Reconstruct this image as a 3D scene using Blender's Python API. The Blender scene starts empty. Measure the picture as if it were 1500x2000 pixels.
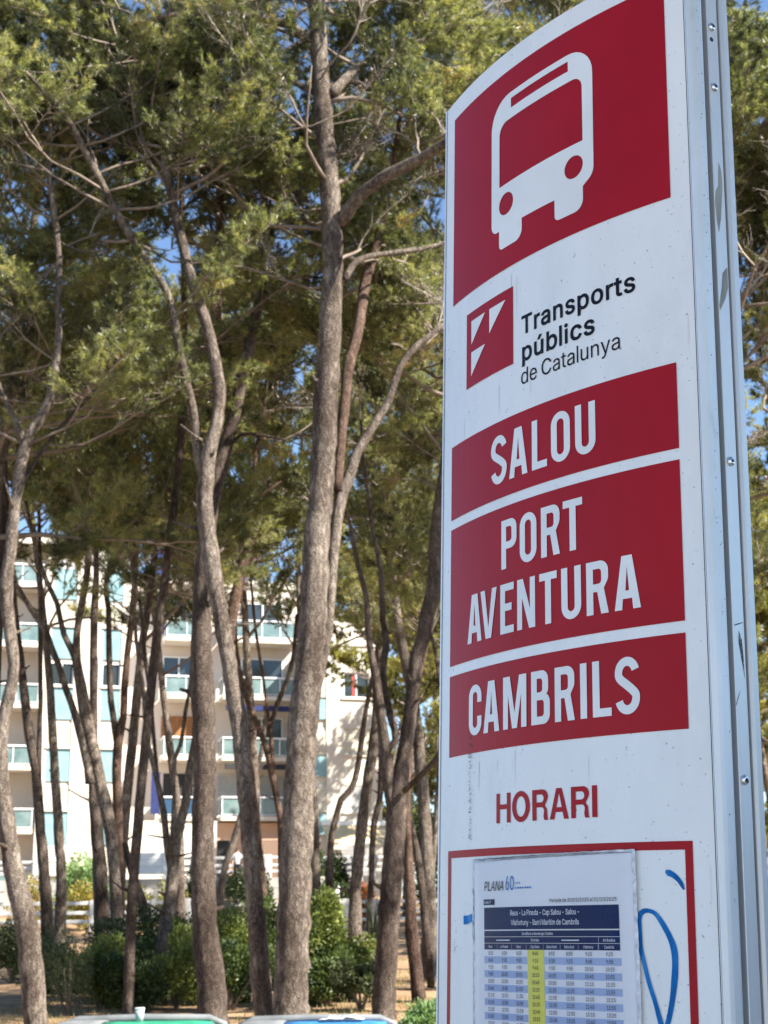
import bpy, bmesh, math, random, json
import numpy as np
from mathutils import Vector, Matrix, Quaternion
from mathutils.geometry import tessellate_polygon

SC = bpy.context.scene
COL = SC.collection
R = math.radians

# ------------------------------------------------------------------ camera
F_PX = 2900.0                                    # focal length in pixels of the 1500 px wide photograph
PITCH, ROLL, EYE = R(15.6), R(0.8), 1.60
cp, sp, cr, sr = math.cos(PITCH), math.sin(PITCH), math.cos(ROLL), math.sin(ROLL)
c_r0, c_u0, c_f = Vector((1, 0, 0)), Vector((0, -sp, cp)), Vector((0, cp, sp))
c_r = c_r0 * cr - c_u0 * sr
c_u = c_r0 * sr + c_u0 * cr
CAM = Vector((0, 0, EYE))
cam_d = bpy.data.cameras.new('camera')
cam = bpy.data.objects.new('camera', cam_d)
COL.objects.link(cam)
m = Matrix.Identity(4)
for i in range(3):
    m[i][0], m[i][1], m[i][2], m[i][3] = c_r[i], c_u[i], -c_f[i], CAM[i]
cam.matrix_world = m
cam_d.sensor_fit = 'HORIZONTAL'
cam_d.sensor_width = 36
cam_d.lens = F_PX * 36 / 1500
cam_d.clip_start = 0.05
cam_d.clip_end = 3000
cam_d.dof.use_dof = True
cam_d.dof.focus_distance = 2.02
cam_d.dof.aperture_fstop = 22
cam_d.dof.aperture_blades = 0
SC.camera = cam

# ------------------------------------------------------------------ light
SUN_AZ, SUN_EL = R(66), R(42)                    # azimuth measured from straight behind the camera towards its right
to_sun = Vector((math.sin(SUN_AZ) * math.cos(SUN_EL), -math.cos(SUN_AZ) * math.cos(SUN_EL), math.sin(SUN_EL)))
world = bpy.data.worlds.new('World')
SC.world = world
world.use_nodes = True
wn = world.node_tree
wn.nodes.clear()
sky = wn.nodes.new('ShaderNodeTexSky')
sky.sky_type = 'NISHITA'
sky.sun_disc = False
sky.sun_elevation = SUN_EL
sky.sun_rotation = math.pi - SUN_AZ
sky.air_density = 1.0
sky.dust_density = 0.0
sky.ozone_density = 4.0
bg = wn.nodes.new('ShaderNodeBackground')
bg.inputs['Strength'].default_value = 0.071
wo = wn.nodes.new('ShaderNodeOutputWorld')
wn.links.new(sky.outputs[0], bg.inputs[0])
wn.links.new(bg.outputs[0], wo.inputs[0])
sun_d = bpy.data.lights.new('sun', 'SUN')
sun_d.energy = 5.0
sun_d.angle = R(0.53)
sun_d.color = (1.0, 0.94, 0.85)
sun = bpy.data.objects.new('sun', sun_d)
COL.objects.link(sun)
sun.rotation_euler = to_sun.to_track_quat('Z', 'Y').to_euler()
SC.view_settings.view_transform = 'Standard'
SC.view_settings.look = 'None'
SC.view_settings.gamma = 1
SC.view_settings.use_curve_mapping = False
SC.view_settings.exposure = 1.87
SC.cycles.use_denoising = True
SC.cycles.denoising_prefilter = 'NONE'
SC.cycles.max_bounces = 8
SC.cycles.diffuse_bounces = 3
SC.cycles.transparent_max_bounces = 12
SC.cycles.sample_clamp_indirect = 6

# ------------------------------------------------------------------ small helpers
def at(px, py, D):
    """point D metres ahead (world Y) that the photograph shows at this pixel"""
    d = c_r * ((px - 750) / F_PX) + c_u * ((1000 - py) / F_PX) + c_f
    return CAM + d * (D / d.y)

def depth_along(D, px, py):
    d = c_r * ((px - 750) / F_PX) + c_u * ((1000 - py) / F_PX) + c_f
    return D / d.y

def ground_z(x, y):
    if y < 4.5: z = 0.0
    elif y < 5.5: z = -0.35 * (y - 4.5)
    elif y < 15: z = -0.35
    elif y < 19: z = -0.35 + 0.35 * (y - 15) / 4
    elif y < 58: z = 1.45 * (y - 19) / 39
    elif y < 72: z = 1.45 + 1.5 * (y - 58) / 14
    else: z = 2.95
    return z + (0.07 * math.sin(x * 0.45 + 1) * math.sin(y * 0.31) if 19 < y < 57 else 0)

def empty(name, loc=(0, 0, 0), label=None, cat=None, group=None, rz=0):
    o = bpy.data.objects.new(name, None)
    COL.objects.link(o)
    o.location = loc
    o.rotation_euler = (0, 0, rz)
    o.empty_display_size = 0.2
    if label: o['label'] = label
    if cat: o['category'] = cat
    if group: o['group'] = group
    return o

def link(name, me, parent=None, mat=None, smooth=False, **props):
    o = bpy.data.objects.new(name, me)
    COL.objects.link(o)
    if parent is not None: o.parent = parent
    if mat is not None:
        for mm in (mat if isinstance(mat, (list, tuple)) else [mat]): me.materials.append(mm)
    if smooth: me.shade_smooth()
    for k, v in props.items(): o[k] = v
    return o

def mesh(name, verts, faces):
    me = bpy.data.meshes.new(name)
    me.from_pydata([tuple(v) for v in verts], [], faces)
    me.update()
    return me

def np_mesh(name, V, T, mat_idx=None):
    """triangles only, fast"""
    me = bpy.data.meshes.new(name)
    V = np.asarray(V, np.float32); T = np.asarray(T, np.int32)
    me.vertices.add(len(V)); me.vertices.foreach_set('co', V.ravel())
    me.loops.add(T.size); me.loops.foreach_set('vertex_index', T.ravel())
    me.polygons.add(len(T))
    me.polygons.foreach_set('loop_start', np.arange(0, T.size, 3, dtype=np.int32))
    if mat_idx is not None: me.polygons.foreach_set('material_index', np.asarray(mat_idx, np.int32))
    me.update(calc_edges=True)
    me.validate()
    return me

class MB:
    """collects boxes, tubes and prisms; build() links them as one mesh object"""
    def __init__(s): s.v = []; s.f = []
    def box(s, a, b):
        x0, y0, z0 = a; x1, y1, z1 = b; n = len(s.v)
        s.v += [(x0, y0, z0), (x1, y0, z0), (x1, y1, z0), (x0, y1, z0), (x0, y0, z1), (x1, y0, z1), (x1, y1, z1), (x0, y1, z1)]
        s.f += [tuple(n + i for i in q) for q in ((0, 3, 2, 1), (4, 5, 6, 7), (0, 1, 5, 4), (1, 2, 6, 5), (2, 3, 7, 6), (3, 0, 4, 7))]
        return s
    def prism(s, pts, z0, z1):
        n = len(s.v); k = len(pts)
        s.v += [(x, y, z0) for x, y in pts] + [(x, y, z1) for x, y in pts]
        s.f += [tuple(n + i for i in reversed(range(k))), tuple(n + k + i for i in range(k))]
        s.f += [(n + i, n + (i + 1) % k, n + k + (i + 1) % k, n + k + i) for i in range(k)]
        return s
    def tube(s, pts, rad, sides=8, cap=True):
        V, Fc = tube(pts, rad, sides, cap); n = len(s.v)
        s.v += V; s.f += [tuple(n + i for i in q) for q in Fc]
        return s
    def build(s, name, mat, parent=None, smooth=False, bevel=0, **props):
        me = mesh(name, s.v, s.f)
        o = link(name, me, parent, mat, smooth, **props)
        if bevel:
            md = o.modifiers.new('bevel', 'BEVEL'); md.width = bevel; md.segments = 2; md.limit_method = 'ANGLE'
        return o

def tube(pts, rad, sides=8, cap=True, jit=0, rng=None):
    pts = [Vector(p) for p in pts]
    V, Fc = [], []
    n = len(pts)
    ref = Vector((0.3, 0.9, 0.1)).normalized()
    for i, p in enumerate(pts):
        t = (pts[min(i + 1, n - 1)] - pts[max(i - 1, 0)])
        t = t.normalized() if t.length > 1e-9 else Vector((0, 0, 1))
        a = t.cross(ref)
        if a.length < 1e-3: a = t.cross(Vector((1, 0, 0)))
        a.normalize(); b = t.cross(a)
        r = rad[i] if hasattr(rad, '__len__') else rad
        for k in range(sides):
            w = 2 * math.pi * k / sides
            rr = r * (1 + (rng.uniform(-jit, jit) if rng else 0))
            V.append(tuple(p + a * (math.cos(w) * rr) + b * (math.sin(w) * rr)))
    for i in range(n - 1):
        for k in range(sides):
            k2 = (k + 1) % sides
            Fc.append((i * sides + k, i * sides + k2, (i + 1) * sides + k2, (i + 1) * sides + k))
    if cap:
        Fc.append(tuple(reversed(range(sides))))
        Fc.append(tuple((n - 1) * sides + k for k in range(sides)))
    return V, Fc

def smooth_line(P, step):
    """Catmull-Rom through rows of numbers (x, y, z, r)"""
    P = np.array(P, float)
    if len(P) == 2:
        n = max(2, int(np.linalg.norm(P[1, :3] - P[0, :3]) / step) + 1)
        return [P[0] + (P[1] - P[0]) * i / (n - 1) for i in range(n)]
    Q = np.vstack([2 * P[0] - P[1], P, 2 * P[-1] - P[-2]])
    out = []
    for i in range(1, len(Q) - 2):
        a, b, c, d = Q[i - 1], Q[i], Q[i + 1], Q[i + 2]
        n = max(1, int(np.linalg.norm(c[:3] - b[:3]) / step))
        for j in range(n):
            t = j / n
            out.append(0.5 * (2 * b + (c - a) * t + (2 * a - 5 * b + 4 * c - d) * t * t + (3 * b - a - 3 * c + d) * t ** 3))
    out.append(P[-1])
    return out

# ------------------------------------------------------------------ materials
def material(name, base, rough=0.6, metal=0.0, spec=0.5, **kw):
    mt = bpy.data.materials.new(name)
    mt.use_nodes = True
    b = mt.node_tree.nodes['Principled BSDF']
    b.inputs['Base Color'].default_value = (*base, 1)
    b.inputs['Roughness'].default_value = rough
    b.inputs['Metallic'].default_value = metal
    b.inputs['Specular IOR Level'].default_value = spec
    return mt

def N(mt, t, **kw):
    n = mt.node_tree.nodes.new(t)
    for k, v in kw.items():
        if k in n.inputs: n.inputs[k].default_value = v
        else: setattr(n, k, v)
    return n

def L(mt, a, b): mt.node_tree.links.new(a, b)

def ramp(mt, stops, interp='LINEAR'):
    n = N(mt, 'ShaderNodeValToRGB')
    n.color_ramp.interpolation = interp
    e = n.color_ramp.elements
    e[0].position, e[0].color = stops[0][0], (*stops[0][1], 1)
    e[1].position, e[1].color = stops[-1][0], (*stops[-1][1], 1)
    for p, c in stops[1:-1]:
        x = e.new(p); x.color = (*c, 1)
    return n

def noisy(name, stops, scale=5, detail=6, rough=0.8, bump=0.0, bscale=None, stretch=(1, 1, 1), metal=0.0, spec=0.4, coord='Object', bdist=0.02):
    """surface whose colour wanders along a ramp, with optional bump"""
    mt = material(name, stops[0][1], rough, metal, spec)
    b = mt.node_tree.nodes['Principled BSDF']
    tc = N(mt, 'ShaderNodeTexCoord'); mp = N(mt, 'ShaderNodeMapping')
    mp.inputs['Scale'].default_value = stretch
    L(mt, tc.outputs[coord], mp.inputs[0])
    nz = N(mt, 'ShaderNodeTexNoise', Scale=scale, Detail=detail, Roughness=0.6)
    L(mt, mp.outputs[0], nz.inputs['Vector'])
    rp = ramp(mt, stops)
    L(mt, nz.outputs['Fac'], rp.inputs[0]); L(mt, rp.outputs[0], b.inputs['Base Color'])
    if bump:
        n2 = N(mt, 'ShaderNodeTexNoise', Scale=bscale or scale * 3, Detail=6, Roughness=0.65)
        L(mt, mp.outputs[0], n2.inputs['Vector'])
        bp = N(mt, 'ShaderNodeBump', Strength=bump, Distance=bdist)
        L(mt, n2.outputs['Fac'], bp.inputs['Height']); L(mt, bp.outputs[0], b.inputs['Normal'])
    return mt

def bark_material(name, dark, mid, light, scale=1.0):
    mt = material(name, mid, 0.9, 0, 0.2)
    b = mt.node_tree.nodes['Principled BSDF']
    tc = N(mt, 'ShaderNodeTexCoord'); mp = N(mt, 'ShaderNodeMapping')
    mp.inputs['Scale'].default_value = (1, 1, 0.38)
    L(mt, tc.outputs['Object'], mp.inputs[0])
    nz = N(mt, 'ShaderNodeTexNoise', Scale=9 * scale, Detail=4, Roughness=0.6)
    L(mt, mp.outputs[0], nz.inputs['Vector'])
    mixv = N(mt, 'ShaderNodeMix', data_type='VECTOR'); mixv.inputs[0].default_value = 0.30
    L(mt, mp.outputs[0], mixv.inputs[4]); L(mt, nz.outputs['Color'], mixv.inputs[5])
    vo = N(mt, 'ShaderNodeTexVoronoi', Scale=36 * scale); vo.feature = 'DISTANCE_TO_EDGE'
    L(mt, mixv.outputs[1], vo.inputs['Vector'])
    r1 = ramp(mt, [(0.0, dark), (0.14, mid), (0.55, light)])
    n3 = N(mt, 'ShaderNodeTexVoronoi', Scale=13 * scale); n3.feature = 'DISTANCE_TO_EDGE'
    mx3 = N(mt, 'ShaderNodeMix', data_type='VECTOR'); mx3.inputs[0].default_value = 0.22
    L(mt, mp.outputs[0], mx3.inputs[4]); L(mt, nz.outputs['Color'], mx3.inputs[5]); L(mt, mx3.outputs[1], n3.inputs['Vector'])
    sm = N(mt, 'ShaderNodeMath', operation='MULTIPLY_ADD'); sm.inputs[1].default_value = 0.62
    L(mt, n3.outputs['Distance'], sm.inputs[0])
    s2 = N(mt, 'ShaderNodeMath', operation='MULTIPLY'); s2.inputs[1].default_value = 0.62
    L(mt, vo.outputs['Distance'], s2.inputs[0]); L(mt, s2.outputs[0], sm.inputs[2])
    L(mt, sm.outputs[0], r1.inputs[0])
    n2 = N(mt, 'ShaderNodeTexNoise', Scale=2.2 * scale, Detail=7, Roughness=0.7)
    L(mt, mp.outputs[0], n2.inputs['Vector'])
    r2 = ramp(mt, [(0.38, (0.42, 0.36, 0.33)), (0.50, (.85, .80, .76)), (0.60, (1.2, 1.17, 1.13))])
    L(mt, n2.outputs['Fac'], r2.inputs[0])
    mul = N(mt, 'ShaderNodeMix', data_type='RGBA', blend_type='MULTIPLY'); mul.inputs[0].default_value = 1
    L(mt, r1.outputs[0], mul.inputs[6]); L(mt, r2.outputs[0], mul.inputs[7])
    L(mt, mul.outputs[2], b.inputs['Base Color'])
    bp = N(mt, 'ShaderNodeBump', Strength=1.0, Distance=0.035)
    L(mt, sm.outputs[0], bp.inputs['Height']); L(mt, bp.outputs[0], b.inputs['Normal'])
    return mt

def leaf_material(name, stops, trans=0.35, scale=1.3, rough=0.5, spec=0.35):
    """leaf or needle: diffuse front, light through the back; colour wanders from clump to clump"""
    mt = material(name, stops[0][1], rough, 0, spec)
    b = mt.node_tree.nodes['Principled BSDF']
    g = N(mt, 'ShaderNodeNewGeometry')
    nz = N(mt, 'ShaderNodeTexNoise', Scale=scale, Detail=5, Roughness=0.75)
    L(mt, g.outputs['Position'], nz.inputs['Vector'])
    nf = N(mt, 'ShaderNodeTexNoise', Scale=14, Detail=2, Roughness=0.6)
    L(mt, g.outputs['Position'], nf.inputs['Vector'])
    nm_ = N(mt, 'ShaderNodeMath', operation='MULTIPLY_ADD'); nm_.inputs[1].default_value = 0.75
    ns_ = N(mt, 'ShaderNodeMath', operation='SUBTRACT'); ns_.inputs[1].default_value = 0.375
    L(mt, nf.outputs['Fac'], nm_.inputs[0]); L(mt, nz.outputs['Fac'], nm_.inputs[2]); L(mt, nm_.outputs[0], ns_.inputs[0])
    oi = N(mt, 'ShaderNodeObjectInfo')
    ad = N(mt, 'ShaderNodeMath', operation='MULTIPLY_ADD'); ad.inputs[1].default_value = 0.30
    L(mt, oi.outputs['Random'], ad.inputs[0])
    sb = N(mt, 'ShaderNodeMath', operation='SUBTRACT'); sb.inputs[1].default_value = 0.15
    L(mt, ns_.outputs[0], ad.inputs[2]); L(mt, ad.outputs[0], sb.inputs[0])
    rp = ramp(mt, stops)
    L(mt, sb.outputs[0], rp.inputs[0]); L(mt, rp.outputs[0], b.inputs['Base Color'])
    tr = N(mt, 'ShaderNodeBsdfTranslucent')
    hs = N(mt, 'ShaderNodeMix', data_type='RGBA', blend_type='MULTIPLY'); hs.inputs[0].default_value = 1
    hs.inputs[7].default_value = (1.55, 1.52, 0.68, 1)
    L(mt, rp.outputs[0], hs.inputs[6]); L(mt, hs.outputs[2], tr.inputs['Color'])
    mx = N(mt, 'ShaderNodeMixShader'); mx.inputs[0].default_value = trans
    L(mt, b.outputs[0], mx.inputs[1]); L(mt, tr.outputs[0], mx.inputs[2])
    out = mt.node_tree.nodes['Material Output']
    L(mt, mx.outputs[0], out.inputs['Surface'])
    return mt

# ------------------------------------------------------------------ ground and road
M_ground = noisy('pine_litter_ground', [(0.30, (0.13, 0.085, 0.045)), (0.45, (0.26, 0.16, 0.085)), (0.58, (0.34, 0.22, 0.12)), (0.70, (0.16, 0.15, 0.06))],
                 scale=0.9, detail=12, rough=0.95, bump=0.8, bscale=9, bdist=0.06)
M_asphalt = noisy('asphalt', [(0.3, (0.04, 0.04, 0.042)), (0.7, (0.07, 0.068, 0.066))], scale=30, rough=0.9, bump=0.3, bscale=200)
M_pave = noisy('paving', [(0.3, (0.40, 0.38, 0.35)), (0.7, (0.50, 0.48, 0.44))], scale=6, rough=0.9)
M_kerb = noisy('kerb_stone', [(0.3, (0.3, 0.3, 0.29)), (0.7, (0.42, 0.41, 0.39))], scale=8, rough=0.9)

ys = [-60, -30, -12, -4, 0, 3, 4.5, 5.5, 8, 12, 15, 17] + list(np.arange(19, 60, 1.0)) + [62, 66, 72, 80, 100, 140, 220, 400, 900, 2000]
xs = [-2000, -800, -300, -120, -60, -40] + list(np.arange(-30, 31, 1.5)) + [40, 60, 120, 300, 800, 2000]
gv = [(x, y, ground_z(x, y)) for y in ys for x in xs]
nx = len(xs)
gf = [(j * nx + i, j * nx + i + 1, (j + 1) * nx + i + 1, (j + 1) * nx + i) for j in range(len(ys) - 1) for i in range(nx - 1)]
link('ground', mesh('ground', gv, gf), None, M_ground, True, kind='structure')
MB().box((-40, 5.8, -0.346), (40, 14.6, -0.3455)).build('road', M_asphalt, None, kind='structure')
MB().box((-40, -8, 0.004), (40, 4.3, 0.0045)).build('pavement', M_pave, None, kind='structure')
kb = MB()
for i in range(-20, 20): kb.box((i, 5.55, -0.36), (i + 0.99, 5.72, -0.21))
kb.build('kerb', M_kerb, None, kind='structure')

# ------------------------------------------------------------------ the bus stop totem (curved panel, lens shaped body)
SK, SW = 1.0325642810676787, 0.275               # curvature and half width of the panel, metres along the arc
SR = [[0.5868867750055689, 0.02092231123296067, 0.8093986472784804], [0.20587400946577714, 0.9629543772790229, -0.17416876730819006], [-0.7830579835172156, 0.2688514909235961, 0.560837828857961]]
ST = [0.22120786778235682, 0.0, 2.1106246289589037]
def cam2w(v): return c_r * v[0] + c_u * v[1] + c_f * v[2]
s_x = cam2w([SR[i][0] for i in range(3)]); s_z = cam2w([SR[i][1] for i in range(3)]); s_y = cam2w([SR[i][2] for i in range(3)])
s_o = CAM + cam2w(ST)
V0 = (0.0 - s_o.z) / s_z.z                        # panel height coordinate where its axis meets the pavement
VT = 0.7807
sign = empty('bus_stop_totem', (0, 0, 0), 'tall curved white and red bus stop totem with town names and an aluminium edge', 'bus stop sign')
ms = Matrix.Identity(4)
base = s_o + s_z * V0
for i in range(3): ms[i][0], ms[i][1], ms[i][2], ms[i][3] = s_x[i], s_y[i], s_z[i], base[i]
sign.matrix_world = ms

def spt(u, v, off=0.0):
    """panel point: u along the arc, v up, off metres proud of the panel"""
    r = 1 / SK + off
    return (math.sin(u * SK) * r, 1 / SK - math.cos(u * SK) * r, v - V0)

def curved_sheet(name, loops, off, mat, parent, step=0.02, thick=0.0, **props):
    """flat outline (outer loop + holes, in u,v) laid on the panel's curve"""
    tris = []
    bm = bmesh.new()
    for gi, group in enumerate(loops):
        pts = [Vector((x, y, (gi % 3) * 1e-4 * (step == 0))) for l in group for x, y in l]
        vs = [bm.verts.new(p) for p in pts]
        for t in tessellate_polygon([[Vector((x, y, 0)) for x, y in l] for l in group]):
            try: bm.faces.new([vs[i] for i in t])
            except ValueError: pass
    us = [v.co.x for v in bm.verts]
    if step:
        u = math.ceil(min(us) / step) * step
        while u < max(us):
            bmesh.ops.bisect_plane(bm, geom=bm.verts[:] + bm.edges[:] + bm.faces[:], plane_co=(u + 1e-5, 0, 0), plane_no=(1, 0, 0))
            u += step
    bmesh.ops.recalc_face_normals(bm, faces=bm.faces[:])
    for v in bm.verts: v.co = spt(v.co.x, v.co.y, off + v.co.z)
    n = Vector((0, -1, 0))
    for f in bm.faces:
        f.normal_update()
        if f.normal.dot(n) < 0: f.normal_flip()
    me = bpy.data.meshes.new(name); bm.to_mesh(me); bm.free()
    return link(name, me, parent, mat, **props)

def arc(cx, cy, r, a0, a1, n=7, ry=None):
    ry = ry or r
    return [(cx + r * math.cos(R(a0 + (a1 - a0) * i / n)), cy + ry * math.sin(R(a0 + (a1 - a0) * i / n))) for i in range(n + 1)]

def rrect(x0, y0, x1, y1, r, n=7):
    r4 = r if hasattr(r, '__len__') else (r, r, r, r)      # bl, br, tr, tl
    o = []
    for (cx, cy, a, rr) in ((x0 + r4[0], y0 + r4[0], 180, r4[0]), (x1 - r4[1], y0 + r4[1], 270, r4[1]), (x1 - r4[2], y1 - r4[2], 0, r4[2]), (x0 + r4[3], y1 - r4[3], 90, r4[3])):
        o += arc(cx, cy, rr, a, a + 90, n) if rr > 1e-6 else [(cx, cy)]
    return o

def stroke(pts, wd, n=None):
    """ribbon outline round a centre line"""
    Lf, Rt = [], []
    for i, (x, y) in enumerate(pts):
        a = pts[max(i - 1, 0)]; b = pts[min(i + 1, len(pts) - 1)]
        tx, ty = b[0] - a[0], b[1] - a[1]; l = math.hypot(tx, ty) or 1
        w = (wd[i] if hasattr(wd, '__len__') else wd) / 2
        Lf.append((x - ty / l * w, y + tx / l * w)); Rt.append((x + ty / l * w, y - tx / l * w))
    return Lf + Rt[::-1]

# condensed capitals: w, h, stem s, bar b -> list of [outer, holes...]
def condensed(ch, w, h, s, b):
    r = min(w / 2, 0.019)
    if ch == 'I': return [[[(0, 0), (w, 0), (w, h), (0, h)]]]
    if ch == 'L': return [[[(0, 0), (w, 0), (w, b), (s, b), (s, h), (0, h)]]]
    if ch == 'T': return [[[(w / 2 - s / 2, 0), (w / 2 + s / 2, 0), (w / 2 + s / 2, h - b), (w, h - b), (w, h), (0, h), (0, h - b), (w / 2 - s / 2, h - b)]]]
    if ch == 'E': return [[[(0, 0), (w, 0), (w, b), (s, b), (s, h * .45), (w * .84, h * .45), (w * .84, h * .45 + b), (s, h * .45 + b), (s, h - b), (w, h - b), (w, h), (0, h)]]]
    if ch == 'O': return [[rrect(0, 0, w, h, r), rrect(s, b, w - s, h - b, max(.002, r - s))]]
    if ch == 'U':
        ri = max(.002, r - s * .98)
        return [[arc(r, r, r, 180, 270) + arc(w - r, r, r, 270, 360) + [(w, h), (w - s, h)] + arc(w - s - ri, b + ri, ri, 360, 270) + arc(s + ri, b + ri, ri, 270, 180) + [(s, h), (0, h)]]]
    if ch == 'C':
        ri = max(.002, r - s)
        return [[[(w, h * .64), (w, h - r)] + arc(w - r, h - r, r, 0, 90) + arc(r, h - r, r, 90, 180) + arc(r, r, r, 180, 270) + arc(w - r, r, r, 270, 360) + [(w, h * .37), (w - s, h * .37)]
                 + arc(w - s - ri, b + ri, ri, 360, 270) + arc(s + ri, b + ri, ri, 270, 180) + arc(s + ri, h - b - ri, ri, 180, 90) + arc(w - s - ri, h - b - ri, ri, 90, 0) + [(w - s, h * .64)]]]
    if ch in 'PR':
        y0 = h * .40 if ch == 'P' else h * .42
        r2 = .014; ri = .005
        hole = rrect(s, y0 + b, w - s, h - b, (0, ri, ri, 0))
        if ch == 'P': outer = [(0, 0), (s, 0), (s, y0)] + arc(w - r2, y0 + r2, r2, 270, 360) + arc(w - r2, h - r2, r2, 0, 90) + [(0, h)]
        else: outer = [(0, 0), (s, 0), (s, y0), (w * .50, y0), (w - s * 1.08, 0), (w, 0), (w * .80, y0 + .004)] + arc(w - r2, y0 + .006 + r2, r2, 320, 360, 3) + arc(w - r2, h - r2, r2, 0, 90) + [(0, h)]
        return [[outer, hole]]
    if ch == 'B':
        ym = h * .53; r2 = .013; ri = .005
        outer = [(0, 0)] + arc(w - r2, r2, r2, 270, 360) + arc(w - r2, ym - r2 * .72, r2, 0, 45, 4) + arc(w - .003 - r2, ym + r2 * .78, r2, 315, 360, 4) + arc(w - .003 - r2, h - r2, r2, 0, 90) + [(0, h)]
        return [[outer, rrect(s, b, w - s, ym - b * .55, (0, ri, ri, 0)), rrect(s, ym + b * .45, w - .003 - s, h - b, (0, ri, ri, 0))]]
    if ch == 'A':
        t = w * .20
        yb = h * .20; yt = yb + b
        def xi(y): return s * 1.02 + (w / 2 - s * 1.02) * (y / (h * .93))
        return [[[(0, 0), (s * 1.02, 0), (s * 1.02 + (w / 2 - t - 0) * 0 + .42 * t * yb / h * 2, yb), (w - s * 1.02 - .42 * t * yb / h * 2, yb), (w - s * 1.02, 0), (w, 0), (w / 2 + t, h), (w / 2 - t, h)],
                 [(s * 1.02 + .14 * w, yt), (w - s * 1.02 - .14 * w, yt), (w / 2, h * .80)]]]
    if ch == 'V':
        t = s * .62
        return [[[(w / 2 - t, 0), (w / 2 + t, 0), (w, h), (w - s * 1.02, h), (w / 2, h * .22), (s * 1.02, h), (0, h)]]]
    if ch == 'N':
        return [[[(0, 0), (s * .93, 0), (s * .93, h * .62), (w - s * 1.1, 0), (w, 0), (w, h), (w - s * .93, h), (w - s * .93, h * .38), (s * 1.1, h), (0, h)]]]
    if ch == 'M':
        q = s * .98
        return [[[(0, 0), (q, 0), (q, h * .64), (w / 2 - s * .46, 0), (w / 2 + s * .46, 0), (w - q, h * .64), (w - q, 0), (w, 0), (w, h), (w - s * 1.35, h), (w / 2, h * .30), (s * 1.35, h), (0, h)]]]
    if ch == 'S':
        c = []
        hw = w / 2 - s / 2; cy = h - b / 2 - hw * 1.15
        c += arc(w / 2, cy, hw, 15, 180, 14, hw * 1.15)
        c += [(s / 2 + .0006, cy - h * .055), (s / 2 + w * .12, cy - h * .12), (w / 2, h * .5 + h * .005)]
        cy2 = b / 2 + hw * 1.15
        c += [(w - s / 2 - w * .12, cy2 + h * .12), (w - s / 2 - .0006, cy2 + h * .055)]
        c += arc(w / 2, cy2, hw, 0, -165, 14, hw * 1.15)
        P = smooth_line([(x, y, 0, 0) for x, y in c], .0015)
        P = [(p[0], p[1]) for p in P]
        return [[stroke(P, s)]]

def word(name, letters, v0, v1, off, mat, parent, s=.0118, b=.0108):
    loops = []
    for ch, u0, u1 in letters:
        for g in condensed(ch, u1 - u0, v1 - v0, s, b):
            loops.append([[(u0 + x, v0 + y) for x, y in l] for l in g])
    return curved_sheet(name, loops, off, mat, parent, step=0)

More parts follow.
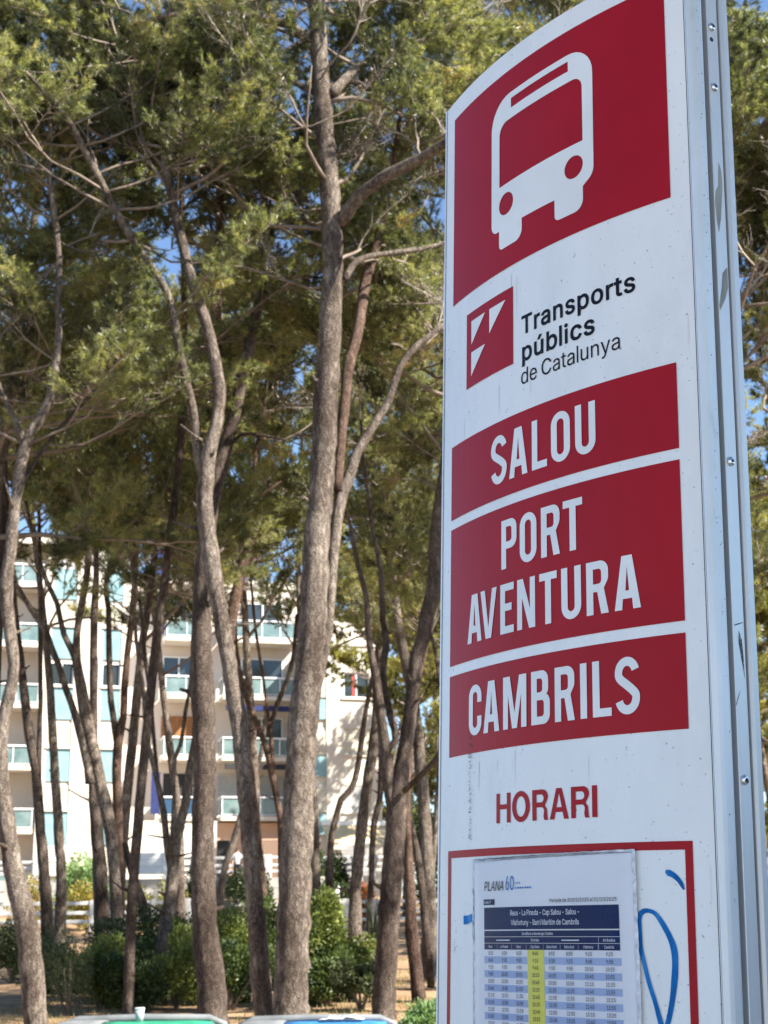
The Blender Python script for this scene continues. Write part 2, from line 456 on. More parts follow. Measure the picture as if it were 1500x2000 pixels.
GLYPHS = json.loads(r'''{"B":{"A":[510,["-8,-17 97,-17 146,125 332,125 383,-17 487,-17 288,526 189,526","220,340 238,428 260,329 300,216 177,216"]],"H":[547,["43,-17 142,-17 142,215 375,215 375,-17 474,-17 474,526 375,526 375,306 142,306 142,526 43,526"]],"I":[180,["23,526 23,-17 122,-17 122,526"]],"O":[563,["24,281 24,227 31,175 45,129 65,87 92,52 124,22 160,0 201,-15 245,-23 289,-23 333,-15 374,0 410,22 442,52 468,87 489,129 503,176 509,227 509,281 503,332 489,379 468,421 442,456 410,486 374,508 334,524 289,532 245,532 200,524 160,508 124,486 92,456 65,421 45,379 31,333","148,139 135,166 126,198 121,234 121,274 126,311 135,343 148,370 164,393 183,411 205,425 228,434 253,438 280,438 306,434 329,425 351,411 370,393 386,370 399,343 408,311 413,274 413,234 408,198 399,166 386,139 370,116 351,97 329,84 306,75 280,71 253,71 228,75 204,84 183,98 164,116"]],"R":[479,["43,-17 142,-17 142,181 236,181 343,-17 457,-17 339,199 325,195 354,209 379,227 398,250 412,276 422,305 426,336 426,368 422,399 412,428 398,453 379,477 354,495 327,511 293,521 256,525 43,526","142,435 245,435 265,432 283,427 296,420 307,412 316,403 321,391 325,377 328,343 321,314 316,303 307,294 297,286 283,279 266,275 245,272 142,272"]],"T":[479,["15,526 15,435 176,435 176,-17 274,-17 274,435 434,435 434,526"]],"a":[419,["27,46 41,25 57,9 76,-5 98,-15 123,-22 147,-25 183,-24 221,-15 252,2 273,23 281,35 260,35 260,-17 354,-17 352,280 346,306 337,328 326,346 312,363 295,375 261,391 225,399 194,401 150,397 107,384 68,359 51,342 36,322 17,280 107,254 131,289 146,301 167,310 196,314 222,311 240,301 252,288 258,269 258,254 256,250 247,246 113,226 77,212 46,192 24,162 17,142 14,119 14,95 19,69","112,89 109,105 113,123 115,127 130,138 152,146 234,159 274,168 258,158 258,132 251,107 236,86 212,70 198,66 180,63 158,63 136,68 121,77"]],"b":[454,["129,-17 129,42 109,42 121,25 142,4 173,-16 194,-22 217,-25 263,-23 295,-13 322,2 348,22 369,47 386,77 397,112 405,149 407,189 405,229 397,265 386,300 368,330 347,354 323,375 293,390 262,399 229,401 184,396 163,388 135,367 110,336 131,336 131,526 36,526 36,-17","133,153 130,176 133,227 137,247 144,265 154,281 165,293 177,302 193,309 211,312 230,312 248,309 262,302 276,292 287,280 297,264 304,246 311,202 308,153 304,133 296,113 287,98 275,85 262,75 248,67 230,64 211,64 193,67 179,74 165,84 154,96 145,112 137,131"]],"c":[426,["18,167 23,130 33,94 49,62 69,35 94,11 122,-6 154,-18 189,-25 227,-24 247,-22 284,-11 316,7 344,32 365,62 386,114 294,137 277,98 267,85 253,75 238,68 219,64 187,66 170,71 155,80 143,91 133,106 124,123 115,165 115,210 124,252 133,269 143,285 155,296 170,305 187,311 207,313 228,311 245,305 260,297 271,286 280,273 293,242 386,266 360,324 336,353 307,375 274,390 236,400 189,401 154,394 122,382 94,365 69,341 49,314 33,282 23,246 18,208"]],"i":[197,["36,448 60,430 90,426 107,430 132,448 143,476 139,505 131,520 106,538 76,540 48,530 28,506 25,475","36,396 36,-17 131,-17 131,396"]],"l":[170,["21,547 21,-17 115,-17 115,547"]],"n":[440,["131,-17 131,236 134,253 138,268 145,280 153,291 163,299 174,305 203,312 221,311 240,307 254,299 266,286 274,270 278,247 279,-17 374,-17 374,241 372,273 366,303 356,329 341,351 324,369 303,384 280,393 255,400 227,401 197,399 168,390 142,376 119,355 101,327 116,329 129,396 36,396 36,-17"]],"o":[445,["33,94 49,62 69,35 94,11 122,-6 154,-18 188,-25 226,-25 261,-18 293,-6 321,11 346,35 367,62 382,94 393,130 397,167 397,208 393,246 382,282 367,314 346,341 321,365 293,382 261,394 226,401 188,401 154,394 122,382 94,365 69,341 49,314 33,282 23,246 18,208 18,167 23,130","128,115 121,133 116,154 114,199 122,243 128,262 138,277 149,291 163,301 178,309 197,312 218,312 237,309 253,301 266,291 278,277 288,262 295,242 299,222 302,176 295,132 288,115 278,99 266,85 253,75 237,67 218,64 197,64 178,67 163,75 149,85 138,99"]],"p":[454,["129,336 129,396 36,396 36,-160 131,-160 131,42 109,42 125,20 149,-2 183,-19 206,-24 229,-25 263,-23 295,-13 322,2 348,22 369,47 386,77 397,112 405,149 407,189 405,229 397,265 386,300 368,330 347,354 323,375 293,390 262,399 229,401 184,396 163,388 135,367 110,336","133,153 130,176 133,227 137,247 144,265 154,281 165,293 177,302 193,309 211,312 230,312 248,309 262,302 276,292 287,280 297,264 304,246 311,202 308,153 304,133 296,113 287,98 275,85 262,75 248,67 230,64 211,64 193,67 179,74 165,84 154,96 145,112 137,131"]],"r":[289,["129,338 129,396 36,396 36,-17 131,-17 131,244 138,269 152,288 173,302 199,308 259,305 260,401 188,400 165,393 142,381 125,366 110,349 104,338"]],"s":[395,["29,56 42,36 57,19 74,4 95,-7 118,-16 143,-22 196,-25 226,-22 254,-14 279,-3 300,10 319,28 333,48 342,70 348,94 347,121 341,148 328,172 308,193 283,209 251,221 158,245 134,257 129,262 127,268 126,277 127,286 132,294 141,303 153,310 169,314 187,316 207,314 221,309 232,303 240,294 259,257 347,278 329,324 306,358 289,372 271,383 249,392 226,398 174,401 146,398 120,391 97,380 77,368 59,351 44,332 35,310 30,287 30,259 37,231 50,207 70,187 96,171 128,158 223,134 243,123 247,118 249,111 251,103 249,94 244,85 234,76 221,69 203,64 181,62 163,64 147,68 134,74 124,83 116,95 105,127 15,107"]],"t":[257,["48,92 51,60 62,33 80,8 106,-8 135,-18 185,-20 233,-12 215,73 181,68 155,70 150,72 148,74 143,92 143,310 221,310 221,396 143,396 143,488 48,488 48,396 -11,396 -11,310 48,310"]],"ú":[440,["40,91 48,64 61,39 77,19 96,2 118,-10 142,-18 169,-22 212,-20 241,-11 267,3 290,24 309,52 294,52 281,-17 374,-17 374,396 279,396 279,143 276,126 271,112 265,99 256,89 246,80 236,74 207,68 189,68 170,72 156,80 144,94 135,111 131,132 131,396 36,396 36,122","237,412 326,546 215,546 151,412"]]},"R":{"C":[510,["48,179 61,135 80,96 104,63 134,36 168,15 205,1 246,-6 293,-6 317,-2 363,13 402,38 435,71 459,112 473,160 408,160 389,114 369,90 344,72 315,60 284,54 237,56 210,63 184,76 161,94 141,117 125,145 113,177 106,213 103,254 106,295 113,332 125,364 141,391 161,414 184,432 209,445 237,453 267,456 300,453 330,444 357,428 380,407 397,380 408,348 473,348 454,408 427,447 393,478 351,500 305,513 246,515 205,508 168,493 134,472 104,445 80,412 61,373 48,329 41,280 41,228"]],"a":[389,["42,54 68,22 104,1 148,-8 181,-7 215,1 242,16 260,34 272,52 277,52 277,0 337,0 337,251 330,301 322,320 300,350 271,369 239,379 208,384 173,383 133,375 95,358 64,331 41,291 100,274 118,301 137,316 163,327 196,331 227,327 251,315 267,297 275,272 275,250 268,237 252,230 117,209 85,197 58,179 39,154 31,118 35,73","102,72 93,93 93,118 103,139 122,153 147,163 251,180 276,190 275,130 272,115 259,86 235,63 202,49 156,46 119,57"]],"d":[424,["35,169 39,133 48,100 62,70 79,45 100,25 124,9 151,-2 180,-8 217,-7 252,4 277,21 307,59 313,59 313,0 372,0 372,509 311,509 311,319 306,319 283,351 260,369 228,381 180,384 151,378 124,368 100,352 79,332 62,307 48,277 39,245 35,208","97,176 99,227 113,271 137,305 153,317 172,325 193,329 216,329 237,325 255,317 271,306 284,291 303,252 311,203 309,150 295,105 271,71 255,59 236,51 216,47 193,47 172,51 153,60 137,72 124,88 105,128"]],"e":[404,["96,164 96,169 371,169 371,211 361,269 341,315 311,348 275,370 236,382 188,384 157,378 128,367 103,350 81,329 63,304 49,274 39,242 35,206 35,168 40,132 49,100 63,71 82,46 104,25 131,9 161,-2 194,-8 237,-7 283,4 320,26 348,55 365,91 306,105 290,77 271,61 247,51 220,46 179,50 143,67 128,80 106,116","131,301 164,323 183,328 227,328 246,323 263,314 288,286 304,248 308,221 97,221 97,231 109,270"]],"l":[140,["38,530 38,0 98,0 98,530"]],"n":[410,["114,0 114,237 117,257 131,290 154,313 184,326 223,328 246,323 265,312 280,296 290,275 295,249 296,0 357,0 355,271 350,298 341,321 328,340 313,356 295,369 275,377 227,384 200,382 175,374 152,362 132,344 116,319 112,310 112,379 53,379 53,0"]],"t":[227,["65,93 68,64 77,41 92,21 113,7 138,-1 184,-3 213,2 202,54 182,51 150,53 133,65 126,90 126,327 204,327 204,379 126,379 126,471 65,471 65,379 6,379 6,327 65,327"]],"u":[410,["53,123 57,95 64,70 75,48 89,31 106,16 125,6 170,-5 209,-3 234,5 257,17 277,35 294,60 298,70 298,0 357,0 357,379 296,379 296,142 293,122 279,89 256,66 226,53 187,51 164,56 145,67 130,84 119,105 114,130 114,379 53,379"]],"y":[389,["61,-86 47,-139 69,-144 117,-143 146,-132 171,-113 191,-85 371,379 305,379 209,110 195,60 177,121 84,379 17,379 163,-1 141,-58 126,-78 109,-88 88,-90"]]},"S":{"-":[453,["108,250 108,182 343,182 343,250"]],"/":[249,["243,539 173,539 6,-82 76,-82"]],"0":[453,["47,331 47,177 90,58 172,-5 281,-5 364,58 406,177 406,331 363,451 281,514 172,514 90,451","119,195 119,313 145,402 194,447 259,447 308,402 334,313 334,195 308,106 259,62 194,62 145,106"]],"1":[453,["397,-6 397,61 282,61 282,515 196,515 80,430 80,346 203,436 206,61 70,61 70,-6 212,-6 276,-6"]],"2":[453,["158,429 197,451 289,431 311,396 293,308 58,49 58,-6 395,-6 395,63 166,63 341,256 387,372 366,448 309,502 225,522 140,501 81,445 58,356 131,356"]],"3":[453,["34,138 94,25 172,-9 312,6 375,63 399,145 376,225 311,282 223,293 378,459 378,515 64,515 64,446 275,446 151,301 151,243 272,228 311,193 323,145 310,96 272,67 220,56 131,92 113,138"]],"4":[453,["34,160 34,99 276,99 276,-6 349,-6 349,99 419,99 419,169 349,169 349,324 276,324 276,169 119,169 321,515 244,515"]],"5":[453,["125,136 50,136 104,28 177,-8 312,9 374,73 397,163 385,233 349,289 296,327 229,340 143,310 156,446 372,446 372,515 91,515 60,248 129,240 168,262 272,256 309,218 322,162 309,107 273,69 221,56 176,65"]],"6":[453,["63,113 105,36 181,-7 313,8 373,70 395,157 375,243 319,300 235,320 173,294 334,515 249,515 97,288 62,200","134,129 134,187 158,231 200,256 252,256 294,231 318,186 318,129 294,83 252,58 200,58 158,83"]],"7":[453,["169,-6 397,448 397,515 56,515 56,446 313,446 87,-6"]],"8":[453,["51,94 97,28 177,-8 276,-8 356,28 401,94 403,167 377,224 311,267 364,304 388,380 366,453 309,504 226,522 143,504 85,453 64,380 88,304 142,267 76,224 49,167","125,115 125,163 151,203 197,226 255,226 301,203 327,163 327,115 303,79 257,58 149,79","202,298 163,318 142,353 142,397 163,432 201,451 290,432 310,397 310,353 289,318"]],"9":[453,["58,352 78,266 134,209 218,189 279,215 118,-6 203,-6 355,221 391,308 390,395 347,472 272,516 140,500 80,439","135,323 135,380 159,425 201,451 252,451 294,425 318,380 318,322 294,277 252,253 201,253 159,278"]],":":[188,["47,22 76,-7 115,-7 144,22 144,62 115,89 76,89 47,62","47,336 47,297 76,268 115,268 144,297 144,336 115,365 76,365"]],"A":[480,["7,-6 89,-6 137,136 342,136 391,-6 472,-6 280,515 197,515","160,205 239,448 319,205"]],"B":[456,["131,63 131,225 277,222 323,198 346,159 343,108 294,69","54,515 54,-6 346,12 405,64 424,136 407,206 366,250 326,265 401,342 400,412 363,474 290,510","131,291 131,446 281,440 324,400 327,350 304,314 264,294"]],"C":[510,["42,330 42,178 99,59 203,-5 343,-1 406,33 453,88 482,166 405,166 353,86 267,59 187,81 131,148 109,254 131,361 187,427 267,450 353,423 405,342 482,342 432,451 376,495 306,519 203,514 99,449"]],"D":[502,["54,515 54,-6 96,-6 131,-6 131,-5 293,2 403,64 461,180 461,330 404,445 296,507 131,513 131,515 93,515","388,199 349,114 270,69 131,64 131,445 273,440 349,395 388,311"]],"L":[393,["54,515 54,-6 367,-6 367,63 131,63 131,515"]],"M":[628,["54,515 54,-6 128,-6 122,426 282,-6 346,-6 506,429 498,-6 574,-6 574,515 472,515 314,81 156,515"]],"N":[523,["121,447 159,351 384,-6 469,-6 469,515 393,515 404,60 380,133 139,515 54,515 54,-6 131,-6"]],"P":[445,["54,515 54,-6 131,-6 131,181 291,185 370,229 410,302 410,393 370,466 291,509","336,320 314,276 267,252 131,249 131,446 266,443 314,419 336,375"]],"R":[449,["54,-6 131,-6 131,193 241,196 349,-6 438,-6 320,211 371,235 411,307 411,397 371,470 291,510 54,515","131,446 268,443 315,420 336,379 336,326 315,286 268,264 131,262"]],"S":[447,["52,415 54,323 125,255 327,174 340,139 324,96 284,66 225,55 128,93 108,143 28,143 87,26 171,-10 279,-10 364,29 409,97 411,173 340,257 136,339 121,376 134,414 170,442 225,453 298,432 334,372 411,372 355,481 276,517 179,517 98,481"]],"V":[480,["7,515 200,-6 282,-6 472,515 391,515 241,61 88,515"]],"a":[389,["64,17 125,-11 217,-5 267,40 272,-6 343,-6 328,322 289,365 194,390 75,351 31,288 102,267 151,316 236,316 269,258 249,235 54,184 28,140 29,71","132,58 108,75 109,134 270,182 266,117 244,78 201,55"]],"b":[424,["47,-6 118,-6 118,47 197,-11 316,10 376,81 396,189 376,296 316,366 229,390 168,379 123,331 120,515 47,515","122,228 145,287 190,319 251,319 296,286 319,226 319,152 296,92 251,57 190,57 145,90 122,151"]],"c":[396,["34,244 34,132 77,42 157,-8 262,-7 310,16 373,106 302,124 241,58 148,72 114,119 102,187 114,256 149,305 207,324 266,306 300,255 373,274 287,374 158,384 77,334"]],"d":[424,["33,246 33,132 74,41 149,-8 255,-2 302,46 308,-6 378,-6 378,515 305,515 305,331 230,387 149,384 74,336","105,152 105,226 129,286 174,319 235,319 279,287 303,228 303,151 279,90 234,57 174,57 129,92"]],"e":[404,["33,243 34,131 77,42 159,-8 285,-2 340,35 374,95 304,112 268,67 180,56 133,84 106,140 108,163 378,163 347,318 297,366 237,388 155,384 76,333","112,227 115,268 149,308 205,324 259,309 292,266 299,227"]],"f":[254,["160,455 232,463 241,531 109,511 78,463 78,385 0,385 0,321 77,321 75,-6 148,-6 156,321 234,321 234,385 158,385"]],"g":[425,["28,191 49,87 110,22 195,-1 255,10 301,55 305,-5 278,-70 207,-91 157,-82 102,-34 40,-69 166,-154 252,-153 328,-122 373,-56 378,385 307,385 305,331 292,351 196,390 109,366 49,296","105,156 105,228 129,286 174,319 235,319 280,287 303,230 303,155 280,99 235,69 174,69 129,100"]],"i":[167,["38,503 38,464 101,439 129,465 129,502 101,528","47,385 47,-6 120,-6 120,385"]],"l":[140,["32,536 32,-6 104,-6 104,536"]],"m":[610,["120,-6 123,264 144,303 179,322 227,320 263,285 268,-6 341,-6 344,268 397,322 445,320 484,286 490,-6 563,-6 559,298 526,358 470,389 406,389 353,366 321,308 291,366 219,392 128,351 110,301 118,385 47,385 47,-6"]],"n":[410,["47,385 47,-6 120,-6 123,255 145,299 185,320 243,317 284,273 290,-6 363,-6 363,241 347,324 298,374 227,390 148,367 105,295 119,385"]],"o":[415,["105,152 105,223 129,283 175,319 240,319 287,283 310,223 310,152 287,93 240,57 175,57 129,93","34,244 34,132 77,42 157,-8 258,-8 338,42 382,132 382,244 338,334 258,384 157,384 77,334"]],"p":[424,["47,385 47,-149 120,-149 121,49 134,26 229,-14 316,11 376,81 396,189 376,296 316,366 229,390 168,379 123,332 117,385","122,151 122,228 145,287 190,319 251,319 296,286 319,226 319,152 296,92 251,57 190,57 145,90"]],"r":[259,["119,333 118,385 47,385 47,-6 120,-6 123,260 144,296 183,317 245,317 249,391 149,372"]],"s":[365,["97,114 26,98 80,13 144,-11 224,-11 294,19 332,73 331,144 278,199 128,248 116,277 135,312 187,327 239,311 265,270 334,286 283,363 224,387 148,387 83,359 45,307 47,234 101,181 250,131 261,103 240,67 181,51 128,65"]],"t":[227,["199,57 134,80 133,321 210,321 210,385 132,385 132,477 59,477 59,385 0,385 0,321 59,321 59,92 87,16 167,-10 221,-3"]],"u":[410,["225,59 167,62 125,107 120,385 47,385 51,94 84,27 145,-7 261,11 304,84 291,-6 363,-6 363,385 290,385 287,124 264,81"]],"y":[389,["56,-80 47,-147 119,-149 196,-89 380,385 301,385 195,64 88,385 8,385 156,-1 114,-78"]],"í":[167,["47,385 47,-6 120,-6 120,385","100,535 48,423 110,423 184,535"]],"ó":[415,["34,132 77,42 157,-8 258,-8 338,42 382,132 382,244 338,334 258,384 157,384 77,334 34,244","129,93 105,152 105,223 129,283 175,319 240,319 287,283 310,223 310,152 287,93 240,57 175,57","224,535 172,423 234,423 308,535"]]}}''')
GL = {t: {c: (a, [[tuple(map(float, p.split(','))) for p in l.split()] for l in ls]) for c, (a, ls) in d.items()} for t, d in GLYPHS.items()}
def area2(l): return sum(l[i - 1][0] * l[i][1] - l[i][0] * l[i - 1][1] for i in range(len(l)))
def text_loops(text, font, x0, y0, cap, width=None, sx=1.0, center=None, shear=0.0, track=0):
    """outlines of a line of text in flat coordinates; cap = capital height; width fits the whole line"""
    k = cap / 509.0
    pen = 0; raw = []
    for ch in text:
        if ch == ' ': pen += 150; continue
        a, ls = GL[font][ch]
        raw.append((pen, ls)); pen += a + track
    tot = pen
    if width is not None: sx = width / (tot * k)
    if center is not None: x0 = center - tot * k * sx / 2
    out = []
    for p, ls in raw:
        outer = [l for l in ls if area2(l) > 0]; holes = [l for l in ls if area2(l) < 0]
        tf = lambda l: [(x0 + ((p + x) + shear * y) * k * sx, y0 + y * k) for x, y in l]
        def inside(pt, l):
            r = False
            for i in range(len(l)):
                (xa, ya), (xb, yb) = l[i - 1], l[i]
                if (ya > pt[1]) != (yb > pt[1]) and pt[0] < (xb - xa) * (pt[1] - ya) / (yb - ya) + xa: r = not r
            return r
        for o in outer:
            out.append([tf(o)] + [tf(h) for h in holes if inside(h[0], o)])
    return out

# panel surface: painted sheet with dust specks and a scuffed line
M_panel = material('painted_panel', (0.74, 0.76, 0.78), 0.42, 0, 0.45)
b = M_panel.node_tree.nodes['Principled BSDF']
tc = N(M_panel, 'ShaderNodeTexCoord')
n1 = N(M_panel, 'ShaderNodeTexNoise', Scale=9, Detail=8, Roughness=0.7)
mp = N(M_panel, 'ShaderNodeMapping'); mp.inputs['Scale'].default_value = (1, 1, 0.35)
L(M_panel, tc.outputs['Object'], mp.inputs[0]); L(M_panel, mp.outputs[0], n1.inputs['Vector'])
r1 = ramp(M_panel, [(0.28, (0.72, 0.725, 0.72)), (0.48, (0.80, 0.80, 0.79)), (0.66, (0.84, 0.835, 0.82))])
L(M_panel, n1.outputs['Fac'], r1.inputs[0])
n2 = N(M_panel, 'ShaderNodeTexNoise', Scale=190, Detail=2, Roughness=0.4)
L(M_panel, tc.outputs['Object'], n2.inputs['Vector'])
r2 = ramp(M_panel, [(0.70, (1, 1, 1)), (0.78, (0.45, 0.46, 0.48))])
L(M_panel, n2.outputs['Fac'], r2.inputs[0])
mx = N(M_panel, 'ShaderNodeMix', data_type='RGBA', blend_type='MULTIPLY'); mx.inputs[0].default_value = 1
L(M_panel, r1.outputs[0], mx.inputs[6]); L(M_panel, r2.outputs[0], mx.inputs[7])
L(M_panel, mx.outputs[2], b.inputs['Base Color'])
def vinyl(name, c, rough=0.38):
    mt = noisy(name, [(0.3, tuple(x * .92 for x in c)), (0.7, tuple(min(1, x * 1.06) for x in c))], scale=6, rough=rough, spec=0.18)
    return mt
M_red = vinyl('red_vinyl', (0.37, 0.004, 0.013), 0.42)
M_white = vinyl('white_vinyl', (0.80, 0.80, 0.79), 0.42)
M_black = vinyl('black_vinyl', (0.004, 0.005, 0.012), 0.5)
M_alu = noisy('anodised_aluminium', [(0.3, (0.62, 0.64, 0.65)), (0.7, (0.74, 0.76, 0.77))], scale=14, detail=8, rough=0.46, bump=0.08, bscale=60, stretch=(1, 1, 0.06), metal=0.5, spec=0.5, bdist=0.002)
M_alu_w = noisy('worn_aluminium', [(0.28, (0.36, 0.38, 0.39)), (0.40, (0.66, 0.70, 0.73)), (0.7, (0.80, 0.83, 0.86))], scale=11, detail=9, rough=0.5, bump=0.15, bscale=90, stretch=(1, 1, 0.25), metal=0.4, spec=0.5, bdist=0.002)
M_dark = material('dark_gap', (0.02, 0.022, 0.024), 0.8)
M_gasket = noisy('old_gasket', [(0.35, (0.10, 0.085, 0.07)), (0.65, (0.24, 0.21, 0.18))], scale=20, rough=0.9, stretch=(1, 1, 0.2))

def sheet_obj(name, side, mat):
    us = np.linspace(-SW, SW, 29); V = []; Fc = []
    for u in us:
        for off in (0.0, -0.003):
            for v in (V0 + 0.02, VT):
                x, y, z = spt(u, v, off)
                if side < 0: y = 2 * (spt(SW, 0)[1] + 0.04) - y
                V.append((x, y, z))
    for i in range(len(us) - 1):
        a, c = i * 4, (i + 1) * 4
        Fc += [(a, c, c + 1, a + 1), (a + 2, a + 3, c + 3, c + 2), (a + 1, c + 1, c + 3, a + 3), (a, a + 2, c + 2, c)]
    Fc += [(0, 1, 3, 2), (len(V) - 4, len(V) - 2, len(V) - 1, len(V) - 3)]
    return link(name, mesh(name, V, Fc), sign, mat)
sheet_obj('front_panel', 1, M_panel)
sheet_obj('rear_panel', -1, M_panel)
xe, ye, _ = spt(SW, 0)
H_T = VT - V0
# side extrusions, right and left
for sgn in (1, -1):
    def X(x): return sgn * x
    def ext(pts, name, mat, z0=0.01, z1=H_T + 0.001, bevel=0.0008):
        q = [(X(x), y) for x, y in pts]
        if sgn < 0: q = q[::-1]
        return MB().prism(q, z0, z1).build(name, mat, sign, bevel=bevel)
    ext([(xe + .0010, ye + .0040), (xe + .0010, ye - .0008), (xe + .0022, ye - .0012), (xe + .0046, ye - .0004), (xe + .0085, ye + .003), (xe + .0105, ye + .009), (xe + .0108, ye + .020), (xe + .0090, ye + .0248), (xe - .0070, ye + .0248), (xe - .0070, ye + .006), (xe + .0010, ye + .006)], 'front_profile', M_alu_w)
    ext([(xe - .006, ye + .0385), (xe + .0055, ye + .0385), (xe + .0062, ye + .0393), (xe + .0062, ye + .0595), (xe + .0055, ye + .0605), (xe - .006, ye + .0605)], 'cover_strip', M_alu)
    ext([(xe - .010, ye + .067), (xe + .004, ye + .067), (xe + .0085, ye + .070), (xe + .0085, ye + .080), (xe + .002, ye + .0835), (xe - .010, ye + .0835)], 'rear_profile', M_alu)
    ext([(xe - .016, ye + .002), (xe - .0075, ye + .002), (xe - .0075, ye + .078), (xe - .016, ye + .078)], 'spine', M_gasket if sgn < 0 else M_dark, bevel=0)
# top cap between the two sheets
pts = [spt(u, 0, -0.0035)[:2] for u in np.linspace(-SW + .005, SW - .005, 24)]
ym = ye + 0.04
cap = pts + [(x, 2 * ym - y) for x, y in reversed(pts)]
MB().prism(cap, H_T - 0.012, H_T - 0.006).build('top_cap', M_alu, sign)
MB().prism([(x * 1.06, ym + (y - ym) * 1.2) for x, y in cap], 0.0, 0.018).build('base_plate', M_alu, sign)

def inv_v(px, py, side_depth):
    """height on the right edge for a picture row (used for the rivets)"""
    best = None
    for i in range(2400):
        v = -1.0 + i * 0.001
        p = ms @ Vector((xe, ye + side_depth, v - V0)) - CAM
        y = 1000 - F_PX * p.dot(c_u) / p.dot(c_f)
        if best is None or abs(y - py) < best[0]: best = (abs(y - py), v)
    return best[1]
M_rivet = material('steel_rivet', (0.75, 0.75, 0.75), 0.25, 1.0)
for py in (57, 174, 903, 1524):
    v = inv_v(0, py, .046) - V0
    rg = MB()
    rg.tube([(xe + .0062, ye + .0475, v), (xe + .0080, ye + .0475, v), (xe + .0098, ye + .0475, v), (xe + .0104, ye + .0475, v)], [.0066, .0064, .0048, .0030], 16)
    o = rg.build('rivet', M_rivet, sign, True)
    MB().tube([(xe + .0099, ye + .0475, v), (xe + .0108, ye + .0475, v)], [.0023, .0023], 10).build('rivet_core', M_dark, o)
v = inv_v(0, 80, .046) - V0
MB().tube([(xe + .0058, ye + .0468, v), (xe + .00635, ye + .0468, v)], [.0036, .0036], 14).build('empty_rivet_hole', M_dark, sign)
# worn patches and scratches on the cover strip (flat marks, proud by a hair)
M_patch = noisy('bare_patch', [(0.35, (0.20, 0.20, 0.18)), (0.65, (0.34, 0.34, 0.31))], scale=40, rough=0.6, metal=0.3, stretch=(1, 1, .2))
M_scratch = noisy('scratch', [(0.45, (0.05, 0.05, 0.05)), (0.6, (0.28, 0.28, 0.28))], scale=220, rough=0.8)
def strip_mark(name, pts, mat):
    # pts: (fraction across the strip, picture row)
    V = [(xe + .0064, ye + .034 + f * .0255, inv_v(0, py, .046) - V0) for f, py in pts]
    link(name, mesh(name, V, [tuple(range(len(V)))]), sign, mat)
strip_mark('bare_patch', [(.62, 318), (.80, 332), (.86, 352), (.84, 372), (.62, 430), (.42, 458), (.30, 435), (.22, 400), (.30, 378), (.52, 366)], M_patch)
strip_mark('bare_patch', [(.55, 535), (.95, 520), (.96, 560), (.70, 585), (.25, 612), (.20, 600), (.45, 565)], M_patch)
strip_mark('scratch', [(.60, 1232), (.80, 1250), (.86, 1275), (.90, 1325), (.72, 1290), (.55, 1255)], M_scratch)
strip_mark('scratch', [(.30, 1222), (.92, 1214), (.92, 1216), (.30, 1224)], M_scratch)
strip_mark('scratch', [(.15, 1378), (.50, 1350), (.52, 1351), (.18, 1380)], M_scratch)
strip_mark('scratch', [(.10, 212), (.60, 245), (.62, 246), (.12, 214)], M_scratch)
rs = random.Random(5)
sp_ = MB()
for i in range(70):                               # paint chips on the front profile
    v = rs.uniform(-0.55, .76) - V0 if i > 30 else rs.uniform(.3, .76) - V0
    y = ye + rs.uniform(.010, .020); h = rs.uniform(.0005, .0022)
    sp_.box((xe + .0106, y, v), (xe + .0110, y + rs.uniform(.0004, .0011), v + h))
sp_.build('paint_chip', M_scratch, sign, kind='stuff')

# printed fields
UL, UR = -.2417, .2433
def rect(u0, v0, u1, v1): return [(u0, v0), (u1, v0), (u1, v1), (u0, v1)]
o1, o2 = .0007, .0014
curved_sheet('red_field', [[rect(UL, .4045, UR, .7449)]], o1, M_red, sign)
curved_sheet('red_field', [[rect(UL, .0413, UR, .1615)]], o1, M_red, sign)
curved_sheet('red_field', [[rect(UL, -.1893, UR, .0258)]], o1, M_red, sign)
curved_sheet('red_field', [[rect(UL, -.3266, UR, -.2047)]], o1, M_red, sign)
# frame of the timetable field
curved_sheet('red_frame', [[rect(UL, -.4736, UR, -.4632)], [rect(UL, -1.05, UL + .0098, -.4736)], [rect(UR - .0108, -1.05, UR, -.4736)], [rect(UL, -1.061, UR, -1.05)]], o1, M_red, sign)
# bus pictogram
bus = ([(-.0926, .4735)] + arc(-.0986, .4895, .0150, 262, 180, 6, .0160) + arc(-.0635, .6530, .0500, 180, 90, 8) + arc(.0690, .6550, .0480, 90, 0, 8)[0:] + arc(.0930, .5000, .0232, 0, -62, 6)
       + [(.0955, .4738)] + arc(.0785, .4545, .0170, 0, -90, 6) + arc(.0485, .4455, .0098, 270, 180, 6, .0080) + [(.0387, .4728), (-.0349, .4735)] + arc(-.0515, .4570, .0166, 0, -90, 6) + arc(-.0846, .4485, .0080, 270, 180, 6))
win = [(-.0918, .5480), (.0965, .5480)] + arc(.0785, .6385, .0180, 0, 90, 6) + arc(-.0710, .6365, .0206, 90, 180, 6)
curved_sheet('bus_pictogram', [[bus, win, rect(-.0607, .6750, .0696, .6918), arc(-.0742, .5140, .0185, 0, 350, 23), arc(.0782, .5112, .0182, 0, 350, 23)]], o2, M_white, sign)
curved_sheet('edge_seam', [[rect(.2728, -1.9, .2737, VT - .002)]], .0005, M_dark, sign, step=0)
curved_sheet('edge_seam', [[rect(-.2737, -1.9, -.2731, VT - .002)]], .0005, M_dark, sign, step=0)
